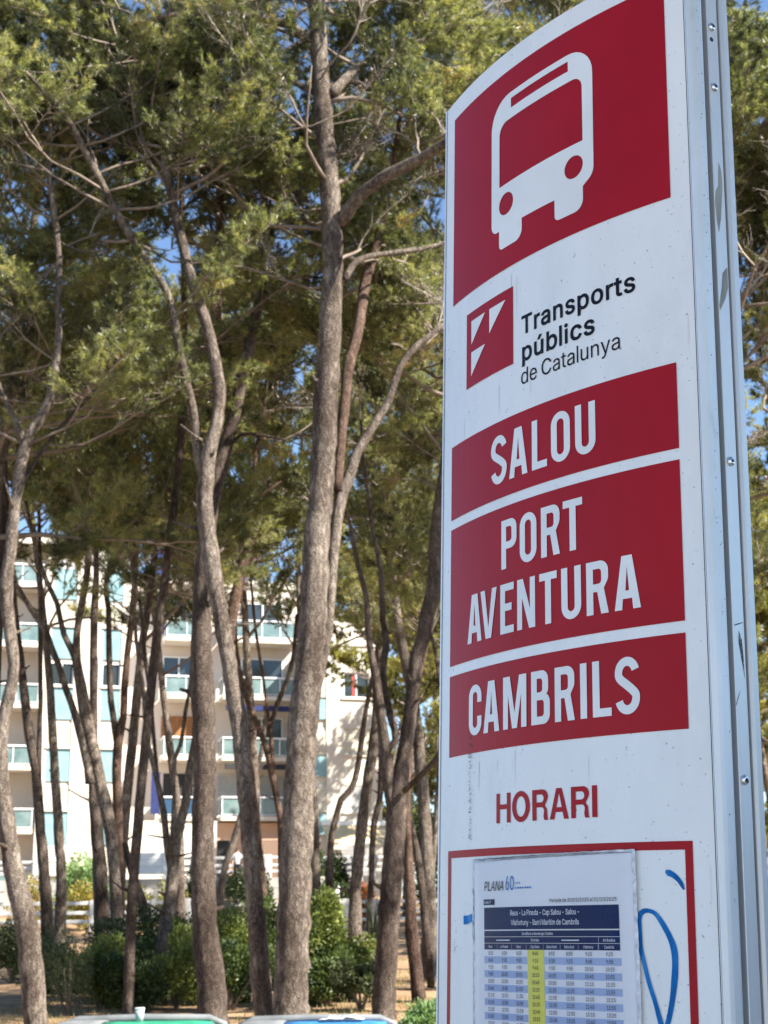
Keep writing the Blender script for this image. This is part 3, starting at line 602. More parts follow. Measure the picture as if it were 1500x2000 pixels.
# transport mark
curved_sheet('transport_mark', [[rect(-.1908, .2430, -.0578, .3690)]], o1, M_red, sign)
curved_sheet('mark_wedge', [[[(-.1743, .3528), (-.1739, .3130), (-.1320, .3528)]], [[(-.1197, .3530), (-.1196, .3131), (-.0763, .3530)]], [[(-.1740, .3000), (-.1741, .2602), (-.1318, .3000)]]], o2, M_white, sign)
curved_sheet('lettering_transports', text_loops('Transports', 'B', -.0385, .2825, .0285, width=.2245), o1, M_black, sign, step=0)
curved_sheet('lettering_publics', text_loops('públics', 'B', -.0385, .2395, .0285, width=.1535), o1, M_black, sign, step=0)
curved_sheet('lettering_catalunya', text_loops('de Catalunya', 'R', -.0405, .2035, .0245, width=.1985), o1, M_black, sign, step=0)
word('lettering_salou', [('S', -.1140, -.0733), ('A', -.0669, -.0243), ('L', -.0141, .0180), ('O', .0264, .0638), ('U', .0738, .1108)], .0642, .1390, o2, M_white, sign)
word('lettering_port', [('P', -.0868, -.0500), ('O', -.0424, -.0054), ('R', .0043, .0420), ('T', .0483, .0848)], -.0688, .0044, o2, M_white, sign)
word('lettering_aventura', [('A', -.1806, -.1394), ('V', -.1424, -.0988), ('E', -.0892, -.0567), ('N', -.0489, -.0095), ('T', -.0002, .0352), ('U', .0438, .0805), ('R', .0900, .1278), ('A', .1378, .1795)], -.1643, -.0913, o2, M_white, sign)
word('lettering_cambrils', [('C', -.1753, -.1388), ('A', -.1331, -.0921), ('M', -.0824, -.0291), ('B', -.0189, .0190), ('R', .0290, .0660), ('I', .0765, .0880), ('L', .0978, .1292), ('S', .1355, .1744)], -.3015, -.2275, o2, M_white, sign)
def grotesk(ch, w, h, s, b):
    if ch == 'H': return [[[(0, 0), (s, 0), (s, h * .46), (w - s, h * .46), (w - s, 0), (w, 0), (w, h), (w - s, h), (w - s, h * .46 + b), (s, h * .46 + b), (s, h), (0, h)]]]
    if ch == 'I': return [[[(0, 0), (w, 0), (w, h), (0, h)]]]
    if ch == 'O': return [[arc(w / 2, h / 2, w / 2, 0, 352, 44, h / 2 + .0006), arc(w / 2, h / 2, w / 2 - s * 1.08, 0, 352, 44, h / 2 - b * 1.0)]]
    if ch == 'R':
        y0 = h * .42; r2 = .0105; ri = .0050
        return [[[(0, 0), (s, 0), (s, y0), (w * .48, y0)] + arc(w * .60, y0 - .0050, .0050, 90, 0, 4) + [(w - s * 1.05, h * .12), (w - s * .85, 0), (w + .0006, 0), (w * .97, h * .06)] + [(w * .95, h * .22), (w * .93, h * .36), (w * .80, y0 + .0022)]
                 + arc(w - r2, y0 + .004 + r2, r2, 325, 360, 4) + arc(w - r2, h - r2, r2, 0, 90, 6) + [(0, h)], rrect(s, y0 + b, w - s, h - b, (0, ri, ri, 0))]]
    if ch == 'A':
        t = s * .62; yb = h * .23; yt = yb + b * .95
        def xo(y): return (w / 2 - t) * y / h
        def xi(y): return s * 1.05 + (w / 2 - s * 1.05) * y / (h * .86)
        return [[[(0, 0), (s * 1.05, 0), (xi(yb), yb), (w - xi(yb), yb), (w - s * 1.05, 0), (w, 0), (w / 2 + t, h), (w / 2 - t, h)], [(xi(yt), yt), (w - xi(yt), yt), (w / 2, h * .86)]]]
hl_ = []
for ch, u0, u1 in (('H', -.1003, -.0667), ('O', -.0629, -.0239), ('R', -.0187, .0128), ('A', .0162, .0519), ('R', .0564, .0883), ('I', .0933, .1020)):
    for g_ in grotesk(ch, u1 - u0, .0408, .0084, .0066): hl_.append([[(u0 + x, -.4301 + y) for x, y in l] for l in g_])
curved_sheet('lettering_horari', hl_, o1, M_red, sign, step=0)
# specks of dirt running down the panel
rs = random.Random(11)
M_speck = material('dirt_speck', (0.10, 0.10, 0.11), 0.9)
sp_v = []
for i in range(150):
    t = rs.random()
    u = -.172 + rs.gauss(0, .0022) + (.002 if t > .5 else 0); v = -.30 - .15 * t
    sp_v.append((u, v, rs.uniform(.0003, .0010)))
for i in range(110): sp_v.append((rs.uniform(-.27, .27), rs.uniform(-.95, .77), rs.uniform(.0002, .0006)))
for i in range(14): sp_v.append((-.215 + rs.gauss(0, .003), -.600 + rs.gauss(0, .004), .0007))
V = []; Fc = []
for u, v, r_ in sp_v:
    n = len(V)
    for k in range(5):
        a = k * 1.256 + rs.random()
        V.append(spt(u + r_ * math.cos(a), v + r_ * rs.uniform(.7, 2) * math.sin(a), .0019))
    Fc.append(tuple(range(n, n + 5)))
link('dirt_speck', mesh('dirt_speck', V, Fc), sign, M_speck, kind='stuff')
M_drip = noisy('rain_streak', [(0.35, (0.69, 0.69, 0.68)), (0.65, (0.76, 0.76, 0.75))], scale=30, rough=0.6, stretch=(1, 1, .1))
dl = []
for i in range(18):
    u = rs.uniform(-.268, .268); v = rs.choice([-.33, -.475, .40, .24, -.45, .20]) - rs.uniform(0, .02); l_ = rs.uniform(.015, .09); w_ = rs.uniform(.0004, .0012)
    if -.165 < u < .17 and v < -.44: continue
    if v - l_ < .165 and v > .2: l_ = v - .17
    if v - l_ < -.46 and v > -.46 and abs(u) < .25: l_ = max(.004, v + .458)
    dl.append([[(u - w_, v), (u + w_, v), (u + w_ * .6, v - l_ * .6), (u, v - l_), (u - w_ * .7, v - l_ * .5)]])
curved_sheet('rain_streak', dl, .0004, M_drip, sign, step=0, kind='stuff')
# blue marker scrawl
M_blue = noisy('blue_marker', [(0.34, (0.005, 0.10, 0.32)), (0.5, (0.01, 0.17, 0.48)), (0.68, (0.10, 0.34, 0.66))], scale=45, rough=0.6, spec=.1, stretch=(1, 1, .3))
loopc = [(.1654, -.5640), (.1646, -.5570), (.1665, -.5500), (.1709, -.5471), (.1779, -.5464), (.1882, -.5498), (.1981, -.5617), (.2077, -.577), (.213, -.5908), (.2142, -.6074), (.2127, -.6254), (.2095, -.6461), (.2043, -.6683), (.1985, -.6850), (.195, -.70), (.193, -.72), (.196, -.735), (.203, -.74)]
loopd = [(.1642, -.5560), (.1640, -.5636), (.1644, -.5778), (.1659, -.592), (.1707, -.6101), (.1769, -.6323), (.1848, -.6541), (.1909, -.6743), (.196, -.69), (.201, -.71), (.2035, -.73)]
def brush(name, pts, wd, off):
    P = smooth_line([(x, y, 0, w) for (x, y), w in zip(pts, wd)], .003)
    A = stroke([(p[0], p[1]) for p in P], [p[3] for p in P])
    n = len(P)
    Vv = [spt(x, y, off) for x, y in A]
    Ff = [(i, i + 1, 2 * n - 2 - i, 2 * n - 1 - i) for i in range(n - 1)]
    return link(name, mesh(name, Vv, Ff), sign, M_blue)
brush('marker_scrawl', loopc, [.004, .006, .007, .0065, .005, .0055, .007, .0075, .009, .0085, .009, .0075, .007, .006, .006, .005, .004, .003], .0009)
brush('marker_scrawl', loopd, [.006, .008, .008, .0065, .006, .006, .006, .007, .007, .006, .004], .0012)
brush('marker_scrawl', [(.2045, -.4990), (.2085, -.5010), (.2137, -.5030), (.2218, -.5089), (.2273, -.5164), (.2295, -.5213)], [.003, .008, .007, .006, .005, .002], .0009)
brush('marker_scrawl', [(-.1622, -.517), (-.1600, -.532), (-.1600, -.551), (-.1605, -.568), (-.1602, -.588)], [.005, .006, .006, .0055, .004], .0009)
brush('marker_scrawl', [(-.1885, -.561), (-.176, -.5600), (-.1560, -.5555)], [.012, .0115, .0085], .0012)

# ------------------------------------------------------------------ laminated timetable stuck on the panel
tt = empty('timetable_sheet', (0, 0, 0), 'laminated paper bus timetable with navy heading and yellow column taped on the totem', 'timetable')
tt.matrix_world = ms
PC, PA = (-.1263, -.5441), .0187
ca, sa = math.cos(PA), math.sin(PA)
def P2(x, y): return (PC[0] + x * ca - y * sa, PC[1] + x * sa + y * ca)
M_paper = noisy('laminated_paper', [(0.3, (0.76, 0.76, 0.80)), (0.7, (0.82, 0.82, 0.85))], scale=5, rough=0.45)
M_navy = noisy('navy_print', [(0.3, (0.006, 0.018, 0.085)), (0.7, (0.010, 0.028, 0.12))], scale=8, rough=0.6, spec=.1)
M_stripe = material('blue_stripe_print', (0.33, 0.43, 0.66), 0.45)
M_yel = material('yellow_print', (0.72, 0.68, 0.10), 0.45)
M_ink = material('ink_print', (0.03, 0.035, 0.06), 0.45)
M_wprint = material('white_print', (0.75, 0.76, 0.82), 0.45)
M_bprint = material('blue_logo_print', (0.03, 0.20, 0.50), 0.45)
def ps(name, loops, off, mat, step=.02): return curved_sheet(name, [[[P2(x, y) for x, y in l] for l in g] for g in loops], off, mat, tt, step=step)
PB = .0032
ps('paper', [[rect(-.027, -.350, .284, .0625)]], PB, M_paper)
W = .262
ps('heading_block', [[rect(0, -.0293, W, 0)], [rect(0, -.0385, W, -.0310)], [rect(0, -.0468, W, -.0392)], [rect(0, -.0555, W, -.0475)], [rect(-.001, .0035, .0262, .0112)]], PB + .0006, M_navy)
ROW = .0091; y0 = -.0555
ps('row_stripe', [[rect(0, y0 - ROW * (i + 1), .0985, y0 - ROW * i)] for i in range(1, 29, 2)] + [[rect(.1312, y0 - ROW * (i + 1), W + .001, y0 - ROW * i)] for i in range(1, 29, 2)], PB + .0006, M_stripe)
ps('highlight_column', [[rect(.0985, y0 - ROW * 29, .1312, y0)]], PB + .0006, M_yel)
cols = [.0165, .0490, .0810, .1148, .1465, .1785, .2115, .2455]
offm = [0, 15, 20, 30, 35, 40, 55, 70]
tl = []
for i in range(29):
    for c, om in zip(cols, offm):
        t = 8 * 60 + 15 + 30 * i + om
        tl += text_loops('%d:%02d' % (t // 60, t % 60), 'S', 0, y0 - ROW * (i + .5) - .0023, .0046, center=c, sx=.82)
ps('printed_times', tl, PB + .0012, M_ink, 0)
hl = text_loops('Reus - La Pineda - Cap Salou - Salou -', 'S', 0, -.0112, .0068, center=W / 2, sx=.80)
hl += text_loops('Vilafortuny - Barri Marítim de Cambrils', 'S', 0, -.0238, .0068, center=W / 2, sx=.80)
hl += text_loops('De dilluns a diumenge i festius', 'S', 0, -.0366, .0036, center=W / 2 - .012, sx=.9)
hl += text_loops('Sortides', 'S', 0, -.0448, .0035, center=cols[3], sx=.9) + text_loops('Arribades', 'S', 0, -.0448, .0035, center=cols[7], sx=.9)
for c, nme in zip(cols, ('Reus', 'La Pineda', 'Racó', 'Cap Salou', 'Salou Nord', 'Salou Sud', 'Vilafortuny', 'Cambrils')):
    hl += text_loops(nme, 'S', 0, -.0532, .0034, center=c, sx=.82 if len(nme) < 11 else .72)
hl += [[rect(.031, -.0440, .062, -.0426)], [rect(.165, -.0440, .196, -.0426)], [rect(.2285, -.0555, .2289, -.0392)], [rect(0, -.0391, W, -.0387)]]
for c in cols[:-1]: hl += [[rect(c + .0160, -.0545, c + .0163, -.0485)]]
hl += text_loops('Línia 67', 'S', .002, .0055, .0036, sx=.9)
ps('heading_text', hl, PB + .0012, M_wprint, 0)
ps('validity_text', [[[(x + .1440 - 0, y) for x, y in l] for l in g] for g in text_loops('Període de 30/03/2025 al 31/10/2025', 'S', 0, .0045, .0046, width=.1160)], PB + .0012, M_ink, 0)
ps('company_name', text_loops('PLANA', 'S', .000, .0225, .0125, width=.049, shear=.18), PB + .0012, M_ink, 0)
ps('company_anniversary', text_loops('60', 'S', .0515, .0222, .0185, width=.0215) + text_loops('anys', 'S', .0745, .0300, .0032, width=.0120) + [[rect(.0745 + k * .0052, .0236, .0745 + k * .0052 + (.0042 if k % 3 else .0030), .0258)] for k in range(7)], PB + .0012, M_bprint, 0)
# clear sleeve with creases
M_film = bpy.data.materials.new('clear_film'); M_film.use_nodes = True
nt = M_film.node_tree; nt.nodes.clear()
fo = nt.nodes.new('ShaderNodeOutputMaterial'); gl_ = nt.nodes.new('ShaderNodeBsdfGlossy'); gl_.inputs['Roughness'].default_value = .08
tp = nt.nodes.new('ShaderNodeBsdfTransparent'); tp.inputs[0].default_value = (.97, .975, .99, 1)
fr = nt.nodes.new('ShaderNodeFresnel'); fr.inputs[0].default_value = 1.16
mxs = nt.nodes.new('ShaderNodeMixShader')
nt.links.new(fr.outputs[0], mxs.inputs[0]); nt.links.new(tp.outputs[0], mxs.inputs[1]); nt.links.new(gl_.outputs[0], mxs.inputs[2]); nt.links.new(mxs.outputs[0], fo.inputs[0])
rs = random.Random(3)
nu, nv = 70, 90
def crease(x, y):
    e = 0
    dr = .286 - x; dt = .066 - y; dl = x + .030
    e += .0024 * math.exp(-dr / .012) * (math.sin(y * 420 + 3 * math.sin(y * 90)) + .6 * math.sin(y * 1100))
    e += .0012 * math.exp(-dt / .007) * math.sin(x * 300 + 2 * math.sin(x * 60))
    e += .0007 * math.exp(-dl / .006) * math.sin(y * 300)
    e += .0008 * math.exp(-((x - .098 - .006 * math.sin(y * 40)) / .004) ** 2) * math.sin(y * 500 + 7 * math.sin(y * 70)) * math.exp(-max(0, -y - .03) / .02)
    return e
V = []; Fc = []
for j in range(nv + 1):
    for i in range(nu + 1):
        x = -.030 + .318 * (i / nu if i < nu * .8 else 1 - (1 - i / nu) ** 1.0); y = -.354 + .422 * j / nv
        wob = .0015 * math.sin(x * 90) if j == nv else 0
        u, v = P2(x, y + wob)
        V.append(spt(u, v, PB + .0030 + crease(x, y) + (-.004 if i in (0, nu) or j in (0, nv) else 0)))
for j in range(nv):
    for i in range(nu):
        a = j * (nu + 1) + i
        Fc.append((a, a + 1, a + nu + 2, a + nu + 1))
link('plastic_sleeve', mesh('plastic_sleeve', V, Fc), tt, M_film, True)
M_edge = noisy('crinkled_laminate_edge', [(0.35, (0.50, 0.52, 0.56)), (0.65, (0.82, 0.83, 0.87))], scale=60, rough=0.22, bump=0.6, bscale=160, spec=.6, bdist=.003)
re_ = random.Random(6)
ey = np.linspace(-.350, .064, 60); ex = np.linspace(-.029, .290, 46)
ps('laminate_edge', [[[(.2845 + re_.uniform(-.0003, .0003), y) for y in ey] + [(.2905 + re_.uniform(-.0006, .0006), y) for y in ey[::-1]]],
                     [[(x, .0628 + re_.uniform(-.0006, .0006)) for x in ex] + [(x, .0668 + re_.uniform(-.0004, .0004)) for x in ex[::-1]]],
                     [[(-.0275 + re_.uniform(-.0005, .0005), y) for y in ey] + [(-.0305 + re_.uniform(-.0004, .0004), y) for y in ey[::-1]]]], PB + .0010, M_edge, 0)
ps('sleeve_seam', [[stroke([(-.024 + i * .0095, .0652 + .0011 * math.sin(i * 1.7)) for i in range(12)], [.0006 + .0005 * (i % 3) for i in range(12)])]], PB + .0042, material('grey_tape_edge', (.25, .24, .23), .6), 0)

# ------------------------------------------------------------------ apartment building
BA = R(16)
bU, bN = Vector((math.cos(BA), math.sin(BA), 0)), Vector((math.sin(BA), -math.cos(BA), 0))   # along the front, and out of it
B0 = at(243, 1600, 74.5)
B0.z = 0
def FP(px, py, n=0.0):
    """(U, H) on the plane n metres in front of the main front"""
    d = at(px, py, 1.0) - CAM
    t = ((B0 + bN * n) - CAM).dot(bN) / d.dot(bN)
    p = CAM + d * t
    return (p - B0).dot(bU), p.z
bld = empty('apartment_building', B0, 'white apartment block with teal panels and glass balconies behind the pines', 'building', rz=BA)
def wallm(name, lo, hi): return noisy(name, [(0.3, lo), (0.7, hi)], scale=.6, detail=8, rough=.9, bump=.1, bscale=30)
M_wall = wallm('white_render', (.54, .49, .41), (.68, .63, .54))
M_wallsh = wallm('shaded_render', (.50, .48, .46), (.60, .58, .55))  # white render greyed: the shade on the return is put into the colour
M_cream = wallm('cream_render', (.58, .50, .43), (.68, .60, .52))
M_teal = noisy('teal_panel_paint', [(.3, (.17, .31, .34)), (.7, (.25, .39, .41))], scale=1.5, rough=.6)
M_shut = noisy('cream_shutter', [(.3, (.52, .48, .38)), (.7, (.62, .57, .46))], scale=2, rough=.7)
M_gshut = noisy('grey_shutter', [(.3, (.36, .36, .35)), (.7, (.46, .45, .43))], scale=2, rough=.7)
M_oshut = noisy('brown_shutter', [(.3, (.22, .09, .03)), (.7, (.36, .16, .06))], scale=3, rough=.7, stretch=(6, 6, .5))
M_pane = material('window_glass', (.03, .04, .045), .08, 0, .6)
M_bglass = noisy('teal_balcony_glass', [(.3, (.08, .14, .14)), (.7, (.20, .27, .26))], scale=1.4, rough=.2, spec=.6)
M_bglassd = material('dark_blue_glass', (.03, .07, .13), .15, 0, .6)
M_wmetal = material('white_metal', (.78, .78, .77), .4)
M_awn = noisy('navy_awning', [(.3, (.01, .018, .08)), (.7, (.02, .03, .13))], scale=3, rough=.8)
M_beige = noisy('beige_awning', [(.3, (.46, .36, .20)), (.7, (.60, .48, .28))], scale=1.5, rough=.8)
M_peach = wallm('peach_render', (.52, .33, .22), (.62, .42, .30))
M_roof = wallm('roof_screed', (.35, .33, .3), (.42, .4, .37))
M_curt = material('red_curtain', (.35, .05, .04), .8)

def bx(name, u0, u1, h0, h1, n0, n1, mat, parent=bld, **props):
    """box between two fronts: n grows towards the viewer"""
    return MB().box((min(u0, u1), -max(n0, n1), min(h0, h1)), (max(u0, u1), -min(n0, n1), max(h0, h1))).build(name, mat, parent, **props)

RD = -3.2                                          # how far back the recess between the wings lies
def Uf(px, py, n=0.): return FP(px, py, n)[0]
def Hf(px, py, n=0.): return FP(px, py, n)[1]
uC = Uf(243, 1400)                                 # corner of the left wing
uL = Uf(78, 1400)                                  # end of its solid front, balconies beyond
uR0 = Uf(614, 1450); uR1 = Uf(744, 1400)
hTopL = Hf(140, 1066); hTopR = Hf(690, 1262); hG = 2.6
# left wing: back mass and front piers
bx('wall', uL, uC, hG, hTopL, -.16, -12, M_wallsh)
bx('roof_parapet', uL - 6, uC + .1, hTopL, hTopL + .5, .1, -12, M_wall)
cols_ = [(Uf(98, 1300), Uf(145, 1300)), (Uf(199, 1300), Uf(236, 1300))]
edges = [uL, cols_[0][0], cols_[0][1], cols_[1][0], cols_[1][1], uC]
for a, b_ in ((0, 1), (2, 3), (4, 5)): bx('pier', edges[a], edges[b_], hG, hTopL, 0, -.158, M_wall)
sill = [Hf(121, y) for y in (1221, 1336, 1460, 1581)]
st = (sill[0] - sill[3]) / 3
sills = [sill[3] + st * i for i in range(-1, 7)]
def window_unit(parent, u0, u1, h0, h1, n, kind, curtain=False):
    """frame with panes, and a roller shutter in front when it is down"""
    w = bx('window', u0, u1, h0, h1, n - .12, n - .15, M_pane, parent)
    t = .07
    f = MB()
    for a, b_ in ((u0, u0 + t), (u1 - t, u1), ((u0 + u1) / 2 - t / 2, (u0 + u1) / 2 + t / 2)): f.box((a, -(n - .06), h0), (b_, -(n - .118), h1))
    f.box((u0 + t, -(n - .062), h0), (u1 - t, -(n - .118), h0 + t)).box((u0 + t, -(n - .062), h1 - t), (u1 - t, -(n - .118), h1))
    f.build('frame', M_wmetal, w)
    if curtain: bx('curtain', u0 + (u1 - u0) * .34, u0 + (u1 - u0) * .5, h0 + t, h1 - t, n - .10, n - .112, M_curt, w)
    if kind:
        frac, mt = kind
        sh = MB(); hb = h1 - (h1 - h0) * frac; k = max(3, int((h1 - hb) / .12))
        for i in range(k):
            z0 = hb + (h1 - hb) * i / k; z1 = hb + (h1 - hb) * (i + 1) / k - .012
            sh.box((u0, -(n - .025), z0), (u1, -(n - .055), z1))
        sh.build('roller_shutter', mt, w)
    return w
for c, (a, b_) in enumerate(cols_):
    for i, s_ in enumerate(sills):
        if s_ + 1.3 > hTopL: continue
        wt = s_ + 1.18
        kinds = [(1, M_shut), (1, M_shut), (1, M_shut), (.0, M_shut), (1, M_shut), (.4, M_gshut), (1, M_shut), (1, M_shut)]
        if s_ > hG + .4:
            window_unit(bld, a, b_, s_, wt, -.02, kinds[i] if kinds[i][0] > 0 else None)
            bx('sill', a - .05, b_ + .05, s_ - .10, s_ - .004, .06, -.15, M_wall)
        t1 = min(s_ + st - .11, hTopL - .02)
        if t1 > max(wt, hG): bx('teal_panel', a, b_, max(wt + .18, hG + .0), t1, -.03, -.155, M_teal)
        if wt > hG: bx('shutter_box', a, b_, wt, wt + .178, -.10, -.155, M_cream)
# lattice vent above the terrace
vt = MB(); v0, v1 = hG + .0, sills[1] - .16
vh = Hf(120, 1650)
for i in range(9):
    vt.box((cols_[0][0] + i * (cols_[0][1] - cols_[0][0]) / 9, .03, Hf(120, 1682)), (cols_[0][0] + i * (cols_[0][1] - cols_[0][0]) / 9 + .05, .08, vh))
for i in range(6):
    z = Hf(120, 1682) + (vh - Hf(120, 1682)) * i / 6
    vt.box((cols_[0][0], .01, z), (cols_[0][1], .029, z + .05))
vt.build('vent_lattice', M_wmetal, bld)
# corner return of the left wing, facing the recess
bx('return_wall', uC - .12, uC - .002, hG, hTopL, -.161, RD - .1, M_wallsh)
# far left balcony bay
uLL = uL - 7.5
bx('bay_wall', uLL, uL - .002, hG, hTopL, -1.6, -12, M_cream)
def rail(parent, u0, u1, h0, n, ret=0, glass=M_bglass, rh=.98, left_ret=True):
    """balcony: slab with edge, glass panels one by one, top rail and posts"""
    bl = bx('balcony', u0, u1, h0 - .22, h0, n, n - 1.55 - max(0, -RD + n - 1.55 if False else 0), M_wall, parent)
    k = max(2, round((u1 - u0) / 1.05)); w = (u1 - u0 - .1) / k
    for i in range(k):
        a = u0 + .05 + i * w
        MB().box((a + .035, -(n - .05), h0 + .10), (a + w - .035, -(n - .065), h0 + rh - .10)).build('glass_panel', glass, bl)
    p = MB()
    for i in range(k + 1): p.box((u0 + .05 + i * w - .022, -(n - .03), h0 + .001), (u0 + .05 + i * w + .022, -(n - .08), h0 + rh - .061))
    p.box((u0, -(n + .01), h0 + rh - .06), (u1, -(n - .10), h0 + rh + .02))
    p.box((u0 + .05, -(n - .025), h0 + .06), (u1 - .05, -(n - .027), h0 + .095))
    p.build('railing', M_wmetal, bl)
    if left_ret:
        MB().box((u0 + .02, -(n - .10), h0 + .10), (u0 + .035, -(n - 1.5), h0 + rh - .10)).build('glass_panel', glass, bl)
        q = MB().box((u0, -(n - .102), h0 + rh - .06), (u0 + .07, -(n - 1.54), h0 + rh + .02))
        for i in range(1, 4): q.box((u0 + .005, -(n - .1 - i * .36), h0 + .001), (u0 + .05, -(n - .15 - i * .36), h0 + rh - .061))
        q.build('side_railing', M_wmetal, bl)
    return bl
for i, s_ in enumerate(sills):
    if s_ < hG + .2 or s_ + 1 > hTopL: continue
    h0 = s_ - .95
    bl = rail(bld, uLL, uL - .1, h0, .05, left_ret=False, glass=M_bglass)
    window_unit(bld, uLL + 1.5, uLL + 4.6, h0 + .05, h0 + 2.2, -1.5, None if i % 2 else (.6, M_gshut))
# recess between the wings
uRb = Uf(632, 1450, RD)
bx('recess_wall', uC, uR0, hG, Hf(500, 1150, RD), RD, -12, M_cream)
bx('roof_parapet', uC + .101, uR0, Hf(500, 1150, RD), Hf(500, 1150, RD) + .4, RD + .1, -12, M_wall)
nF = RD + 1.62                                     # front line of the recess balconies
uA0, uA1 = Uf(322, 1340, nF), Uf(382, 1340, nF)
uB0, uB1 = Uf(436, 1340, nF), Uf(585, 1340, nF)
hA = [Hf(350, y, nF) for y in (1356, 1476)]
hB = [Hf(510, y, nF) for y in (1359, 1478)]
stR = 3.05
levA = [hA[1] - stR, hA[1], hA[0], hA[0] + stR, hA[0] + 2 * stR]
levB = [hB[1] - stR, hB[1], hB[0], hB[0] + stR]
for i, h in enumerate(levA):
    rail(bld, uA0, uA1 + .6, h, nF, glass=M_bglassd if i == 0 else M_bglass)
    w0, w1 = Uf(316, 1340, RD), Uf(380, 1340, RD)
    if i == 1: window_unit(bld, w0, w1, h + .02, h + 2.25, RD + .16, (1, M_oshut))
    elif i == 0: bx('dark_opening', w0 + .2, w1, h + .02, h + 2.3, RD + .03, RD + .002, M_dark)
    else: window_unit(bld, w0, w1, h + .02, h + 2.25, RD + .16, None)
    if i in (0, 3, 4):
        bx('navy_awning', uA0 - .55, uA0 - .1, h - .1 + .2, h + 2.2, nF - .05, nF - .09, M_awn)
for i, h in enumerate(levB):
    rail(bld, uB0, uB1, h, nF, glass=M_bglass, left_ret=True)
    w0, w1 = Uf(470, 1340, RD), Uf(552, 1340, RD)
    if i == 0: window_unit(bld, w0 - 1.2, w1, h + .02, h + 2.25, RD + .16, (1, M_gshut))
    else: window_unit(bld, w0, w1, h + .02, h + 2.25, RD + .16, None)
    if i in (0, 1): bx('blind_box', uB0 + .2, uB1 - .4, h + 2.42, h + 2.68, nF - .1, nF - .3, M_awn if i == 1 else M_dark)
# penthouse set back on the middle and right
bx('penthouse', Uf(560, 1200, -6), Uf(720, 1200, -6), hTopR, hTopR + 2.6, -5, -11, M_wall)
bx('penthouse_roof', Uf(555, 1200, -6), Uf(724, 1200, -6), hTopR + 2.601, hTopR + 2.85, -4.8, -11.2, M_roof)
# right wing
r0, r1 = Uf(613, 1450), Uf(638, 1450)
bx('wall', r0, uR1, hG, hTopR, -.16, -11, M_wall)
bx('roof_parapet', r0 - .1, uR1 + .1, hTopR, hTopR + .25, .08, -11.1, M_wall)
w0, w1 = Uf(671, 1340), Uf(722, 1340)
bx('pier', r1, w0, hG, hTopR, 0, -.158, M_wall)
bx('pier', w1, uR1, hG, hTopR, 0, -.158, M_wall)
bx('pier', r0 - .35, r0, hG, hTopR, 0, -.158, M_wall)
sr_ = [Hf(690, y) for y in (1363, 1474, 1586)]
stq = (sr_[0] - sr_[2]) / 2
tops = []
for i, s_ in enumerate((sr_[2], sr_[1], sr_[0])):
    wt = s_ + 1.35
    window_unit(bld, w0, w1, s_, wt, -.02, (1, M_gshut) if i == 0 else ((1, M_shut) if i == 1 else None), curtain=(i == 2))
    bx('sill', w0 - .12, w1 + .12, s_ - .1, s_ - .004, .09, -.15, M_wall)
    nxt = s_ + stq - .101 if i < 2 else hTopR
    bx('spandrel', w0 + .001, w1 - .001, wt, nxt, -.004, -.157, M_wall)
    # teal column beside it
    bx('teal_panel', r0, r1, s_ - 1.15, s_ - .12, -.03, -.155, M_teal)
    window_unit(bld, r0, r1, s_, s_ + 1.2, -.02, (1, M_shut))
    bx('shutter_box', r0, r1, s_ + 1.2, s_ + 1.38, -.10, -.155, M_cream)
bx('spandrel', w0 + .001, w1 - .001, hG, sr_[2] - .101, -.004, -.157, M_wall)
bx('teal_panel', r0, r1, sr_[0] + 1.5, hTopR - .3, -.03, -.155, M_teal)
# ground floor of the recess: peach wall, dark doorway, beam and columns
hF = levB[0] - .3
bx('ground_floor_wall', uB0 - 1, uR0 + .6, hG, hF, nF - .6, nF - .8, M_peach)
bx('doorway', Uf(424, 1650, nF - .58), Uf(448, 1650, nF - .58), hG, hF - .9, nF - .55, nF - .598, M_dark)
bx('column', Uf(417, 1650, nF), Uf(423, 1650, nF), hG, hF + .05, nF, nF - .25, M_wall)
bx('column', uB1 - .2, uB1 + .05, hG, hF + .05, nF, nF - .25, M_wall)
bx('ground_floor_wall', uC, uB0 - 1.002, hG, levA[0] - .23, nF - .1, nF - .3, M_wall)

# awning over the right terrace
aw = empty('terrace_awning', (0, 0, 0), 'beige sloping awning with white front bar over the right-hand terrace', 'awning')
aw.matrix_world = bld.matrix_basis.copy()
ua, ub = Uf(628, 1610, 1.0), Uf(752, 1610, 1.0)
ha, hb_ = Hf(690, 1612, 1.0), Hf(690, 1650, 2.6)
MB().box((ua, -1.15, ha), (ub, -.95, ha + .2)).build('awning_bar', M_wmetal, aw)
nstr = 12
for i in range(nstr):
    x0 = ua + (ub - ua) * i / nstr; x1 = ua + (ub - ua) * (i + 1) / nstr
    link('fabric_strip', mesh('fabric_strip', [(x0, -1.1, ha - .02), (x1, -1.1, ha - .02), (x1, -2.6, hb_ + .02), (x0, -2.6, hb_ + .02), (x0, -1.1, ha - .04), (x1, -1.1, ha - .04), (x1, -2.6, hb_), (x0, -2.6, hb_)],
         [(0, 3, 2, 1), (4, 5, 6, 7), (0, 1, 5, 4), (2, 3, 7, 6), (0, 4, 7, 3), (1, 2, 6, 5)]), aw, M_beige)
for x in (ua + .1, ub - .1): MB().box((x - .05, -2.58, hG), (x + .05, -2.48, hb_ - .01)).build('awning_post', M_wmetal, aw)

